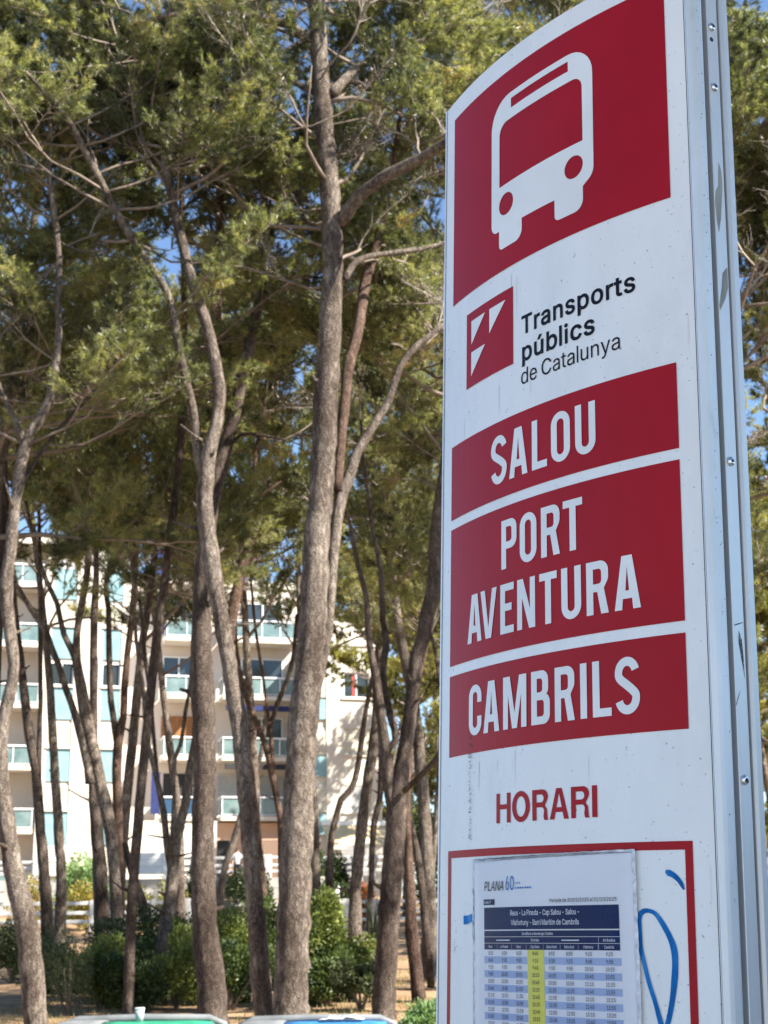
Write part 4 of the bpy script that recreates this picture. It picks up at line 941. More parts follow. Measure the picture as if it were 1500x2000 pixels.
# terrace wall and railings -------------------------------------------------
M_stone = noisy('pale_stone', [(.3, (.42, .40, .36)), (.7, (.55, .52, .47))], scale=3, rough=.9, bump=.3)
M_fence = noisy('white_painted_concrete', [(.3, (.46, .45, .42)), (.7, (.62, .60, .57))], scale=4, rough=.8)
def rail_fence(name, pxs, rows, D, label, post_px, top_row, base_row, group=None, th=.13, piers=()):
    """horizontal concrete rails on posts, seen between two pixel columns"""
    a = at(pxs[0], rows[0], D); b_ = at(pxs[1], rows[0], D)
    root = empty(name, (a.x, D, 0), label, 'fence', group)
    Lx = b_.x - a.x
    hs = [at((pxs[0] + pxs[1]) / 2, r_, D).z for r_ in rows]
    nb = max(1, round(Lx / 2.4))
    for h in hs:
        for i in range(nb):
            MB().box((Lx * i / nb + .03, -.06, h - th / 2), (Lx * (i + 1) / nb - .03, .06, h + th / 2)).build('rail', M_fence, root, bevel=.015)
    zb = ground_z(a.x, D) - .1
    for i in range(nb + 1):
        x = Lx * i / nb
        MB().box((x - .07, -.1, zb), (x + .07, -.062, max(hs) + .1)).build('post', M_fence, root, bevel=.01)
    for px_ in piers:
        x = at(px_, rows[0], D).x - a.x
        MB().box((x - .19, -.30, zb), (x + .19, -.102, max(hs) + .12)).build('pillar', M_fence, root, bevel=.02)
    return root
rail_fence('garden_fence', (585, 880), (1761, 1778, 1795), 58, 'white three-rail concrete garden fence right of the big central pine', None, 0, 0, piers=(672,))
rail_fence('garden_fence', (-60, 420), (1764, 1783, 1800), 57, 'white three-rail concrete garden fence low behind the left-hand pines', None, 0, 0, piers=(366,))
rail_fence('terrace_railing', (585, 900), (1674, 1687, 1699), 69, 'pale terrace railing in front of the beige awning', None, 0, 0, piers=(700,))
rail_fence('terrace_railing', (270, 585), (1676, 1691, 1703), 69.5, 'pale terrace railing below the middle balconies', None, 0, 0, piers=(523,))
rail_fence('terrace_railing', (-60, 80), (1685, 1697, 1708), 68, 'short terrace railing at the left end of the building', None, 0, 0, piers=(75,))
# bar grilles behind the terrace
for (x0, x1, y0_, y1_, lab) in ((500, 556, 1641, 1678, 'brown bar grille in front of the peach ground floor'), (668, 722, 1650, 1676, 'pale bar grille below the beige awning')):
    a = at(x0, y0_, 71.5); b_ = at(x1, y1_, 71.5)
    root = empty('bar_grille', (a.x, 71.5, 0), lab, 'grille')
    mt = M_peach if x0 < 600 else M_wmetal
    k = 14
    for i in range(k): MB().box(((b_.x - a.x) * i / k, -.02, b_.z - .8), ((b_.x - a.x) * i / k + .035, .02, a.z - .02)).build('bar', mt, root)
    MB().box((-.05, -.03, a.z - .02), (b_.x - a.x + .05, .03, a.z + .06)).build('top_rail', mt, root)
# stone retaining wall under the terrace, and a white screen wall
a = at(-40, 1725, 66); b_ = at(620, 1725, 66)
tw = empty('retaining_wall', (a.x, 66, 0), 'low pale stone wall holding the terrace below the balconies', 'wall')
nb = 40
rw = random.Random(4)
z0, z1 = ground_z(0, 65) - .3, at(300, 1716, 66).z
rows_ = 4
for r_ in range(rows_):
    x = 0
    while x < b_.x - a.x:
        w = rw.uniform(.5, .9)
        MB().box((x + .01, rw.uniform(-.02, .02), z0 + (z1 - z0) * r_ / rows_ + .008), (x + w - .01, .35, z0 + (z1 - z0) * (r_ + 1) / rows_ - .008)).build('stone', M_stone, tw)
        x += w
sw = empty('garden_screen', (at(262, 1685, 68).x, 68, 0), 'white panelled screen wall below the shaded return wall', 'screen')
for i in range(3): MB().box((0, -.05, at(262, 1706 - i * 14 + 1, 68).z), (at(325, 1685, 68).x - at(262, 1685, 68).x, .05, at(262, 1706 - (i + 1) * 14 + 2, 68).z)).build('panel', M_wmetal, sw)
MB().box((at(320, 1685, 68).x - at(262, 1685, 68).x, -.12, ground_z(0, 68) - .1), (at(325, 1685, 68).x - at(262, 1685, 68).x + .05, -.052, at(262, 1662, 68).z)).build('post', M_wmetal, sw)

# ------------------------------------------------------------------ recycling containers at the kerb
M_lidg = noisy('green_lid_plastic', [(.3, (.03, .17, .10)), (.5, (.02, .24, .13)), (.7, (.05, .27, .17))], scale=7, rough=.5)
M_lidb = noisy('blue_lid_plastic', [(.3, (.04, .13, .32)), (.5, (.03, .17, .42)), (.7, (.07, .21, .46))], scale=7, rough=.5)
M_bing = noisy('grey_bin_plastic', [(.3, (.12, .125, .125)), (.7, (.20, .21, .21))], scale=5, rough=.45)
def container(px0, px1, ytop, D, lidmat, label):
    a = at(px0, ytop, D); b_ = at(px1, ytop, D)
    w = b_.x - a.x; zt = a.z; zb = -.35
    t = empty('recycling_container', ((a.x + b_.x) / 2, D, zb), label, 'recycling bin', 'recycling containers at the kerb')
    H = zt - zb; dp = .95
    # body: tapered tub
    V = []
    for z, s_, d_ in ((.12, .43, .36), (H * .78, .49, .46), (H * .80, .5, .48)):
        for x, y in ((-1, -1), (1, -1), (1, 1), (-1, 1)): V.append((x * w * s_, y * dp * d_, z))
    Fc = [(3, 2, 1, 0), (8, 9, 10, 11)] + [(i * 4 + k, i * 4 + (k + 1) % 4, i * 4 + 4 + (k + 1) % 4, i * 4 + 4 + k) for i in range(2) for k in range(4)]
    o = link('body', mesh('body', V, Fc), t, M_bing)
    md = o.modifiers.new('b', 'BEVEL'); md.width = .03; md.segments = 3
    # barrel lid in three bands: grey shoulder, coloured middle, grey shoulder
    def lid(x0, x1, mat, nm, up=0.0):
        V = []; Fc = []; n = 14; m_ = 6
        for j in range(m_ + 1):
            x = x0 + (x1 - x0) * j / m_
            edge = max(0, (abs(x) - w * .36) / (w * .14)); drop = .14 * min(1, edge) ** 2.2
            for i in range(n + 1):
                q = math.pi * i / n
                V.append((x, -math.cos(q) * dp * .49 * (1 - drop * .3), H * .79 + (H * .21 + up - drop) * math.sin(q) ** .7))
        for j in range(m_):
            for i in range(n):
                c = j * (n + 1) + i
                Fc.append((c, c + n + 1, c + n + 2, c + 1))
        Fc.append(tuple(range(n + 1))); Fc.append(tuple(m_ * (n + 1) + n - i for i in range(n + 1)))
        return link(nm, mesh(nm, V, Fc), t, mat, True)
    lid(-w * .5, -w * .17, M_bing, 'lid_shoulder')
    lid(-w * .168, w * .40, lidmat, 'lid', -.012)
    lid(w * .402, w * .5, M_bing, 'lid_shoulder', -.02)
    MB().tube([(-w * .47, dp * .40, H * .86), (-w * .44, dp * .40, H * .955), (-w * .36, dp * .40, H * .985), (0, dp * .40, H * .992), (w * .36, dp * .40, H * .985), (w * .44, dp * .40, H * .955), (w * .47, dp * .40, H * .86)], .030, 8).build('rear_rim', M_bing, t, True)
    for k_ in range(1, 5): MB().box((-w * .168 + k_ * w * .105, -dp * .35, H * .95), (-w * .168 + k_ * w * .105 + .012, dp * .2, H * .984)).build('lid_rib', lidmat, t)
    for sx_ in (-1, 1):
        for sy_ in (-1, 1):
            MB().tube([(sx_ * w * .36 - .03, sy_ * dp * .3, .09), (sx_ * w * .36 + .03, sy_ * dp * .3, .09)], .09, 16).build('wheel', M_dark, t, True)
    MB().tube([(-w * .5 - .01, -dp * .3, H * .70), (-w * .5 - .06, -dp * .3, H * .70), (-w * .5 - .06, dp * .3, H * .70), (-w * .5 - .01, dp * .3, H * .70)], .018, 8).build('lifting_handle', M_bing, t)
    return t
container(82, 448, 1994, 11.0, M_lidg, 'grey recycling container with a green curved lid')
container(440, 790, 1994, 11.2, M_lidb, 'grey recycling container with a blue curved lid')
cup_p = at(268, 1985, 10.9)
cup = empty('paper_cup', (cup_p.x, 11.0, at(268, 1996, 11).z), 'small pale paper cup left standing on the green-lidded container', 'cup')
MB().tube([(0, 0, 0), (0, 0, .085)], [.026, .034], 16).build('cup_body', material('white_paper', (.35, .36, .36), .7), cup, True)
MB().tube([(0, 0, .0855), (0, 0, .095)], [.036, .034], 16).build('cup_lid', M_wmetal, cup, True)
# crumpled pale paper on the blue one
rs = random.Random(8)
V = []; Fc = []
cx_, cz_ = at(668, 1984, 11.2).x, at(668, 1993, 11.2).z
for j in range(5):
    for i in range(14):
        V.append((cx_ - .16 + .32 * i / 13 + rs.uniform(-.008, .008), 11.12 + .035 * j + rs.uniform(-.01, .01), cz_ - .005 + abs(rs.gauss(0, .022)) * math.sin(math.pi * i / 13) + .012))
for j in range(4):
    for i in range(13): Fc.append((j * 14 + i, j * 14 + i + 1, (j + 1) * 14 + i + 1, (j + 1) * 14 + i))
link('crumpled_paper', mesh('crumpled_paper', V, Fc), None, material('newsprint', (.55, .54, .5), .8), label='crumpled pale paper lying on the blue-lidded container', category='litter')

# ------------------------------------------------------------------ pines
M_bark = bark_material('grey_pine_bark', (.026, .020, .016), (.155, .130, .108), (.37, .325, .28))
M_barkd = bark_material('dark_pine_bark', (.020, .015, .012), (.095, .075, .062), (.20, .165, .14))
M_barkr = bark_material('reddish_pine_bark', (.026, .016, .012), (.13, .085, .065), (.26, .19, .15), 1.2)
M_twig = noisy('twig_bark', [(.3, (.10, .075, .055)), (.7, (.26, .21, .17))], scale=6, rough=.9)
M_dead = noisy('dead_twig', [(.3, (.14, .11, .09)), (.7, (.40, .35, .30))], scale=4, rough=.9)
M_needle = leaf_material('pine_needles', [(.22, (.028, .027, .014)), (.36, (.068, .080, .036)), (.50, (.165, .185, .082)), (.64, (.32, .335, .165)), (.78, (.42, .33, .17)), (.90, (.42, .20, .11))], .48, .9, .38, .7)
M_needle_far = leaf_material('far_pine_needles', [(.22, (.03, .03, .015)), (.38, (.09, .092, .035)), (.52, (.225, .22, .075)), (.70, (.40, .37, .16))], .55, .35)

def unit(a): return a / np.maximum(np.linalg.norm(a, axis=-1, keepdims=True), 1e-9)

def bough_mesh(name, seed, length=1.6, n_twig=17, needles=17, nl=.088, nw=.0043, dead=False, far=False):
    g = np.random.default_rng(seed)
    V = []; T = []; MI = []; nv = 0
    shoots_p = []; shoots_d = []
    def add_tube(pts, r0, r1):
        nonlocal nv
        pts = np.array(pts); n = len(pts)
        d = unit(np.gradient(pts, axis=0)); a = unit(np.cross(d, [0.13, .2, 1.])); b = np.cross(d, a)
        rr = np.linspace(r0, r1, n)[:, None]
        ring = [pts + rr * (a * math.cos(w) + b * math.sin(w)) for w in (0, 2.09, 4.19)]
        vv = np.stack(ring, 1).reshape(-1, 3); V.append(vv)
        for i in range(n - 1):
            for k in range(3):
                p, q = nv + i * 3 + k, nv + i * 3 + (k + 1) % 3
                T.append((p, q, q + 3)); T.append((p, q + 3, p + 3)); MI.extend((0, 0))
        nv += len(vv)
    def line(p, d, ln, n, curl, up):
        out = [np.array(p, float)]; d = np.array(d, float)
        for i in range(n):
            d = d + g.normal(0, curl, 3); d[2] += up; d = d / np.linalg.norm(d)
            out.append(out[-1] + d * ln / n)
        return out
    main = line((0, 0, 0), (1, 0, .05), length, 8, .10, .035)
    add_tube(main, .016, .005)
    main = np.array(main)
    for k in range(n_twig):
        t = .18 + .80 * (k + g.random() * .6) / n_twig
        i = min(int(t * 8), 7); p = main[i] + (main[i + 1] - main[i]) * (t * 8 - i)
        sd = 1 if k % 2 else -1
        ang = g.uniform(.5, 1.15)
        d = np.array([math.cos(ang), sd * math.sin(ang) * g.uniform(.6, 1.1), g.uniform(-.25, .55)])
        ln = length * g.uniform(.22, .48) * (1.15 - .55 * t)
        tw = line(p, d, ln, 5, .20 if dead else .13, .04)
        add_tube(tw, .006, .0022)
        tw = np.array(tw)
        for q in range(5 if not dead else 6):
            tt = .25 + .75 * (q + g.random() * .5) / 5.5
            i2 = min(int(tt * 5), 4); p2 = tw[i2] + (tw[i2 + 1] - tw[i2]) * (tt * 5 - i2)
            d2 = unit(tw[i2 + 1] - tw[i2]) + g.normal(0, .55, 3) + np.array([0, 0, .15]); d2 = unit(d2)
            l2 = g.uniform(.07, .20) * (1.4 if dead else 1)
            s2 = line(p2, d2, l2, 2, .22, .05)
            if dead or q % 2 == 0: add_tube(s2, .0028, .0012)
            s2 = np.array(s2)
            for f in (.35, .7, 1.0):
                shoots_p.append(s2[0] + (s2[-1] - s2[0]) * f); shoots_d.append(unit(s2[-1] - s2[0]))
        shoots_p.append(tw[-1]); shoots_d.append(unit(tw[-1] - tw[-2]))
    shoots_p.append(main[-1]); shoots_d.append(unit(main[-1] - main[-2]))
    for q in range(5 if not far else 0):              # cones
        p = shoots_p[int(g.integers(0, len(shoots_p)))] + g.normal(0, .02, 3)
        r = .022 * g.uniform(.8, 1.3)
        vv = p + r * np.array([(0, 0, 1.5), (1, 0, .3), (0, 1, .3), (-1, 0, .3), (0, -1, .3), (0, 0, -1.3)])
        V.append(vv)
        for t in ((0, 1, 2), (0, 2, 3), (0, 3, 4), (0, 4, 1), (5, 2, 1), (5, 3, 2), (5, 4, 3), (5, 1, 4)):
            T.append(tuple(nv + i for i in t)); MI.append(0)
        nv += 6
    if not dead:
        P = np.repeat(np.array(shoots_p), needles, 0); D = np.repeat(np.array(shoots_d), needles, 0)
        n = len(P)
        rnd = unit(g.normal(0, 1, (n, 3)))
        dirs = unit(D * .75 + rnd * .75 + np.array([0, 0, .10]))
        P = P + D * g.uniform(-.05, .03, (n, 1))
        ln = nl * g.uniform(.7, 1.25, (n, 1))
        side = unit(np.cross(dirs, unit(g.normal(0, 1, (n, 3))))) * nw * g.uniform(.7, 1.3, (n, 1))
        tip = P + dirs * ln; tip[:, 2] -= ln[:, 0] * .10
        VV = np.stack([P - side, P + side, tip], 1).reshape(-1, 3)
        V.append(VV)
        T2 = np.arange(n * 3).reshape(-1, 3) + nv
        T = np.vstack([np.array(T), T2]); MI = np.concatenate([np.array(MI), np.ones(n, int)])
        nv += len(VV)
    me = np_mesh(name, np.vstack(V), T, MI)
    if dead: me.materials.append(M_dead)
    else: me.materials.append(M_twig); me.materials.append(M_needle_far if far else M_needle)
    return me

BOUGH = [bough_mesh('bough', 100 + i) for i in range(6)]
BOUGH_FAR = [bough_mesh('bough', 300 + i, n_twig=14, needles=12, nl=.12, nw=.011, far=True) for i in range(3)]
DEAD = [bough_mesh('dead_bough', 200 + i, length=1.3, n_twig=12, dead=True) for i in range(4)]

GAPS = [(310, 500, 48), (345, 400, 30), (398, 425, 26), (300, 560, 30), (800, 245, 34), (846, 420, 34), (590, 740, 34), (482, 925, 20), (548, 1085, 26), (285, 885, 26), (140, 850, 24),
        (35, 255, 26), (150, 50, 12), (570, 250, 14), (850, 720, 24), (440, 372, 18), (60, 1055, 22), (330, 60, 10), (250, 380, 18), (540, 460, 22), (470, 1190, 16), (720, 1000, 22), (780, 1290, 26),
        (205, 310, 20), (420, 640, 12), (560, 900, 14), (1480, 30, 34), (1478, 790, 40), (1492, 1060, 44), (1492, 1270, 40), (1495, 1420, 44), (1455, 640, 16), (1462, 560, 10)]
CLEAR = [([(612, -160), (620, 20), (629, 200), (640, 320), (649, 560), (633, 800), (628, 950), (609, 1242)], .92),          # stems that stand free in front
         ([(335, 300), (330, 380), (362, 500), (405, 640), (428, 760), (404, 920)], .85),
         ([(160, 285), (225, 410), (325, 570), (362, 740), (388, 890)], .7),
         ([(98, 300), (115, 590), (104, 755), (50, 870), (28, 1000)], .8)]
def project(p):
    q = p - CAM; z = q.dot(c_f)
    return (750 + F_PX * q.dot(c_r) / z, 1000 - F_PX * q.dot(c_u) / z) if z > .1 else (-9999, -9999)
def crown_floor(x):
    return crown_floor0(x) + 18
def crown_floor0(x):
    pts = [(-200, 1080), (60, 1095), (150, 1120), (240, 1150), (300, 1240), (370, 1235), (450, 1215), (520, 1260), (600, 1240), (700, 1250), (760, 1290), (880, 1330), (1400, 1400), (1440, 1560), (1600, 1600)]
    for (x0, y0_), (x1, y1_) in zip(pts, pts[1:]):
        if x0 <= x < x1: return y0_ + (y1_ - y0_) * (x - x0) / (x1 - x0)
    return 1100
n_boughs = 0
def place_bough(parent, p, d, scale, rng, dead=False, far=False, free=False):
    """one bough with its foot at p, pointing along d; clearings in the canopy stay open"""
    global n_boughs
    d = d.normalized()
    c = p + d * (.8 * scale)
    x, y = project(c)
    if not free and c.y > 12:
        if -200 < x < 1700 and y > crown_floor(x) + (rng.uniform(-60, 20) if rng.random() < .6 else rng.uniform(0, 120)): return None
        for gx, gy, gr in GAPS:
            rr = gr * .75 + F_PX * .20 * scale / max(1, c.y)
            if (x - gx) ** 2 + (y - gy) ** 2 < rr * rr and rng.random() < .93: return None
    if not free and c.y > 12 and not (-330 < x < 900 or (x < 1180 and y < 330 - .2 * (x - 900)) or 1330 < x < 1850): return None
    if not free and 12 < c.y < 21.2:
        for ln, pr in CLEAR:
            for (x0, y0_), (x1, y1_) in zip(ln, ln[1:]):
                if min(y0_, y1_) - 10 <= y <= max(y0_, y1_) + 10:
                    t = (y - y0_) / (y1_ - y0_ + 1e-6); xx = x0 + (x1 - x0) * max(0, min(1, t))
                    if abs(x - xx) < (62 if x0 < 500 else 80) and rng.random() < pr: return None
    if not free and c.y > 12 and y < -420: return None
    me = rng.choice(DEAD if dead else (BOUGH_FAR if far else BOUGH))
    o = bpy.data.objects.new('dead_bough' if dead else 'bough', me)
    COL.objects.link(o); o.parent = parent
    q = d.to_track_quat('X', 'Z') @ Quaternion((1, 0, 0), rng.uniform(-.7, .7))
    o.rotation_mode = 'QUATERNION'; o.rotation_quaternion = q
    o.location = p - parent.location; o.scale = (scale,) * 3
    n_boughs += 1
    return o

def stem_mesh(name, line, mat, parent, rng, sides=12, step=.28):
    P = smooth_line([(*p, r) for p, r in line], step)
    pts = []; rad = []
    for i, q in enumerate(P):
        k = q[3]
        pts.append(Vector(q[:3]) + Vector((rng.gauss(0, .05), rng.gauss(0, .05), 0)) * k * .6 - parent.location)
        rad.append(max(.006, k * (1 + rng.uniform(-.05, .05))))
    V, Fc = tube(pts, rad, sides, True, .05, rng)
    o = link(name, mesh(name, V, Fc), parent, mat, True)
    if name == 'trunk':                              # broken stubs and knots
        n_ = len(pts)
        for k in range(rng.randint(4, 8)):
            i = int(n_ * rng.uniform(.12, .9)); r = rad[i]
            if r < .03: continue
            a = rng.uniform(0, 6.283); d = Vector((math.cos(a), math.sin(a), rng.uniform(.1, .7))).normalized()
            l_ = rng.choice([.06, .12, .3, .5]) * rng.uniform(.7, 1.4); q = pts[i]
            MB().tube([q + d * r * .6, q + d * (r + l_ * .4), q + d * (r + l_) + Vector((0, 0, rng.uniform(-.05, .1)))], [r * .32, r * .20, r * .12], 7).build('broken_stub', mat, parent, True)
    return o

def tree(label, D, stems, crown=None, mat=None, group='pines of the grove', name='pine_tree', far=False, seed=0, drift=0.0):
    """stems: list of (pixel list from the foot up, options); the first is the trunk"""
    rng = random.Random(seed * 7919 + 13)
    mat = mat or M_bark
    first = stems[0][0]
    b0 = at(first[0][0], first[0][1], D)
    gz = ground_z(b0.x, D)
    root = empty(name, (b0.x, D, gz), label, 'pine tree', group)
    anchors = []
    for si, (pts, opt) in enumerate(stems):
        D0 = opt.get('D', D); D1 = opt.get('D1', D0)
        line = []
        n = len(pts)
        for i, (x, y, w) in enumerate(pts):
            dd = D0 + (D1 - D0) * i / max(1, n - 1)
            line.append((at(x, y, dd), w / 2 / F_PX * depth_along(dd, x, y)))
        if si == 0:
            p0, r0 = line[0]
            if p0.z > gz + .05:
                h = p0.z - gz
                dv = (line[0][0] - line[1][0]).normalized()
                sl = Vector((dv.x, 0, 0)) / max(.3, -dv.z) if dv.z < 0 else Vector((0, 0, 0))
                line = [(Vector((p0.x + sl.x * (h + .2) * .7, p0.y, gz - .25)), r0 * 1.22), (Vector((p0.x + sl.x * h * .5, p0.y, gz + h * .4)), r0 * 1.05)] + line
            elif p0.z < gz: pass
        nm = 'trunk' if si == 0 else 'limb'
        stem_mesh(nm, line, opt.get('mat', mat), root, rng, 18 if D < 26 else 10, .13 if D < 26 else .28)
        P = smooth_line([(*p, r) for p, r in line], .3)
        cz = opt.get('crown_y', crown.get('y', 1000) if crown else None)
        if crown and cz is not None:
            for q in P:
                p = Vector(q[:3]); x, y = project(p)
                if y < cz: anchors.append((p, q[3]))
    if crown and anchors:
        br = MB()
        for k in range(int(crown['n'] * 1.22)):
            p, r = anchors[min(len(anchors) - 1, int(len(anchors) * (k + rng.random()) / int(crown['n'] * 1.22)))]
            az = k * 2.399 + rng.uniform(-.5, .5)
            el = rng.uniform(.05, .75)
            d = Vector((math.cos(az) * math.cos(el), math.sin(az) * math.cos(el), math.sin(el)))
            if D < 26 and d.y < 0 and rng.random() < .85: d.y = -d.y
            reach = rng.uniform(*crown.get('reach', (1.2, 3.2)))
            pts = [p]; dd = d.copy()
            for s_ in range(5):
                dd = (dd + Vector((rng.gauss(0, .22), rng.gauss(0, .22), rng.gauss(.06, .16)))).normalized()
                pts.append(pts[-1] + dd * reach / 5)
            r0 = min(r * .5, .012 + reach * .013)
            ok = False
            dead = rng.random() < crown.get('dead', .15)
            for s_ in range(crown.get('per', 5)):
                f = .35 + .65 * (s_ + rng.random() * .7) / crown.get('per', 5); i = min(4, int(f * 5))
                bp_ = pts[i] + (pts[i + 1] - pts[i]) * (f * 5 - i)
                ax = (pts[i + 1] - pts[i]).normalized()
                bd = ax + Vector((rng.gauss(0, .55), rng.gauss(0, .55), rng.gauss(.12, .3)))
                if place_bough(root, bp_, bd, rng.uniform(.7, 1.2) * crown.get('scale', 1), rng, dead or rng.random() < .08, far): ok = True
            if ok: br.tube([q - root.location for q in pts], [r0 * (1 - .8 * i / 5) for i in range(6)], 5)
        if br.v: br.build('branches', M_twig, root, True, kind='stuff')
    return root

C = lambda n, y=1000, **k: dict(n=n, y=y, **k)
# --- near trees
tree('tallest straight pine in the middle, grey bark, forking towards the sign', 20, [
    ([(568, 1985, 72), (570, 1900, 68), (581, 1600, 62), (593, 1400, 58), (609, 1242, 57), (618, 1060, 51), (628, 950, 49), (635, 800, 48), (649, 560, 42), (648, 450, 40), (640, 320, 38), (629, 200, 35), (622, 80, 33), (618, -40, 32), (612, -200, 30), (600, -420, 20)], dict(crown_y=520)),
    ([(602, 78, 20), (560, 48, 16), (480, 32, 14), (400, 25, 11), (330, 30, 9), (250, 50, 6)], dict(D=20, D1=19, crown_y=2000)),
    ([(645, 185, 22), (700, 132, 18), (760, 105, 16), (845, 72, 12), (900, 30, 9)], dict(D=20, D1=21, crown_y=2000)),
    ([(664, 435, 30), (700, 385, 26), (760, 340, 24), (820, 310, 21), (870, 280, 18), (930, 250, 15), (1000, 200, 10)], dict(D=20, D1=18.6, crown_y=2000)),
    ([(672, 548, 16), (700, 508, 12), (760, 495, 11), (830, 485, 9), (900, 465, 8)], dict(D=20, D1=20.8, crown_y=2000)),
    ([(612, 180, 11), (560, 158, 9), (500, 160, 8), (430, 175, 5)], dict(crown_y=2000)),
    ([(612, 250, 8), (560, 245, 5), (500, 252, 4)], dict(crown_y=2000)),
    ([(622, 1330, 18), (640, 1230, 20), (650, 1100, 21), (660, 1000, 24), (678, 940, 23), (700, 880, 20), (730, 830, 17), (760, 780, 15), (780, 720, 14), (810, 680, 13), (860, 640, 11), (920, 600, 10), (1000, 560, 9)], dict(D=20, D1=20.5, crown_y=700)),
    ([(660, 960, 20), (665, 880, 19), (672, 800, 20), (680, 720, 22), (700, 640, 22), (712, 560, 20), (735, 480, 17), (752, 400, 14), (770, 310, 11), (785, 200, 8)], dict(D=20.1, D1=21.5, mat=M_barkr, crown_y=620))],
    C(46, per=5, reach=(1.0, 3.0)), seed=1)
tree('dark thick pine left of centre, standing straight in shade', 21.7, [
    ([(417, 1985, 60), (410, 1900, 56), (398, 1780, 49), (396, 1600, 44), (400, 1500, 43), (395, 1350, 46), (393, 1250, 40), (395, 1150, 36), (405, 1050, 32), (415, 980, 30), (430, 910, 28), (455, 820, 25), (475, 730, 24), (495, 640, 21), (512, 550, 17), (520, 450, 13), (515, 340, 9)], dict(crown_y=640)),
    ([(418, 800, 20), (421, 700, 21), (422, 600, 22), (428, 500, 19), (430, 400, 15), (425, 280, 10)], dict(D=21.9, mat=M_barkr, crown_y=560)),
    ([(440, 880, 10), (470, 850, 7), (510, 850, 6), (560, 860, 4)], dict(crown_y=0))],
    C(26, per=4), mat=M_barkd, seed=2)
tree('slender pale pine leaning left, forking into two long stems', 20.4, [
    ([(523, 1985, 44), (514, 1970, 42), (497, 1750, 34), (482, 1600, 29), (476, 1500, 32), (465, 1400, 34), (448, 1300, 32), (430, 1200, 30), (414, 1100, 34), (400, 1000, 34), (404, 920, 30), (412, 870, 27), (424, 820, 26), (428, 760, 26), (418, 700, 24), (405, 640, 22), (392, 600, 21), (378, 560, 20), (362, 500, 20), (348, 440, 18), (335, 380, 17), (322, 330, 16), (325, 290, 14), (332, 250, 11), (335, 180, 8)], dict(D1=20, crown_y=420)),
    ([(398, 930, 22), (388, 890, 20), (378, 810, 20), (362, 740, 17), (350, 680, 16), (338, 610, 15), (325, 570, 14), (295, 520, 14), (260, 470, 14), (225, 410, 13), (190, 340, 13), (160, 285, 13), (140, 245, 11), (95, 190, 9), (50, 140, 7)], dict(D=20.4, D1=19.3, crown_y=520))],
    C(30, per=4, dead=.04), seed=3)
tree('left-edge pine leaning left with scarred bark, forked high up', 20.2, [
    ([(69, 1985, 48), (62, 1900, 46), (50, 1800, 45), (27, 1700, 38), (12, 1600, 34), (2, 1500, 28), (4, 1420, 26), (20, 1350, 24), (27, 1300, 23), (18, 1220, 24), (12, 1150, 26), (20, 1080, 24), (28, 1000, 22), (38, 930, 22), (50, 870, 22), (70, 830, 20), (90, 795, 19), (104, 755, 17), (111, 700, 15), (115, 640, 13), (113, 590, 13), (115, 510, 13), (108, 430, 12), (100, 370, 12), (96, 320, 10), (98, 260, 9), (90, 120, 7)], dict(crown_y=560)),
    ([(50, 870, 14), (30, 820, 11), (10, 780, 10), (-8, 735, 9), (-30, 650, 7)], dict(crown_y=2000)),
    ([(40, 950, 8), (90, 870, 8), (150, 800, 8), (210, 740, 6), (270, 690, 4)], dict(D1=21.5, mat=M_barkd, crown_y=900))],
    C(30, per=4, dead=.05), seed=4)
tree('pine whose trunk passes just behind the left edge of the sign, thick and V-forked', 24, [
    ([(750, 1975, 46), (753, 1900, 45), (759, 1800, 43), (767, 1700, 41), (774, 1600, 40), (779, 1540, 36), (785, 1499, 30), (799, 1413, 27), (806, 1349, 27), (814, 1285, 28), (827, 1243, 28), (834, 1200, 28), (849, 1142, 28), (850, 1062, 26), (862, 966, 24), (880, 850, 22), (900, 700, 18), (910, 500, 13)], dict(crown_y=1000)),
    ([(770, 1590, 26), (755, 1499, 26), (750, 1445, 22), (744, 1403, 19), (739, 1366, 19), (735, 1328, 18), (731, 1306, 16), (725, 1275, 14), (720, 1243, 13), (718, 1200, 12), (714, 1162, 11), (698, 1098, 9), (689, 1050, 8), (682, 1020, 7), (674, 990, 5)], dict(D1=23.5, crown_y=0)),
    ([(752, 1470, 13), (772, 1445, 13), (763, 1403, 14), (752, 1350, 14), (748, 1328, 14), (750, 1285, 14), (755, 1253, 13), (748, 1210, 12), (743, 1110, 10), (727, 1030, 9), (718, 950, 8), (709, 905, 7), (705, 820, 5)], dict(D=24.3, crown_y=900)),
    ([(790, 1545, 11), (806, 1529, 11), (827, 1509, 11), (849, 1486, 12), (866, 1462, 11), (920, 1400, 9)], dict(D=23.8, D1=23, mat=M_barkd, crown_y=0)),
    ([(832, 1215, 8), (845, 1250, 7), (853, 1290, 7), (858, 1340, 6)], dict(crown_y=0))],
    C(26, per=4), mat=M_barkd, seed=5)
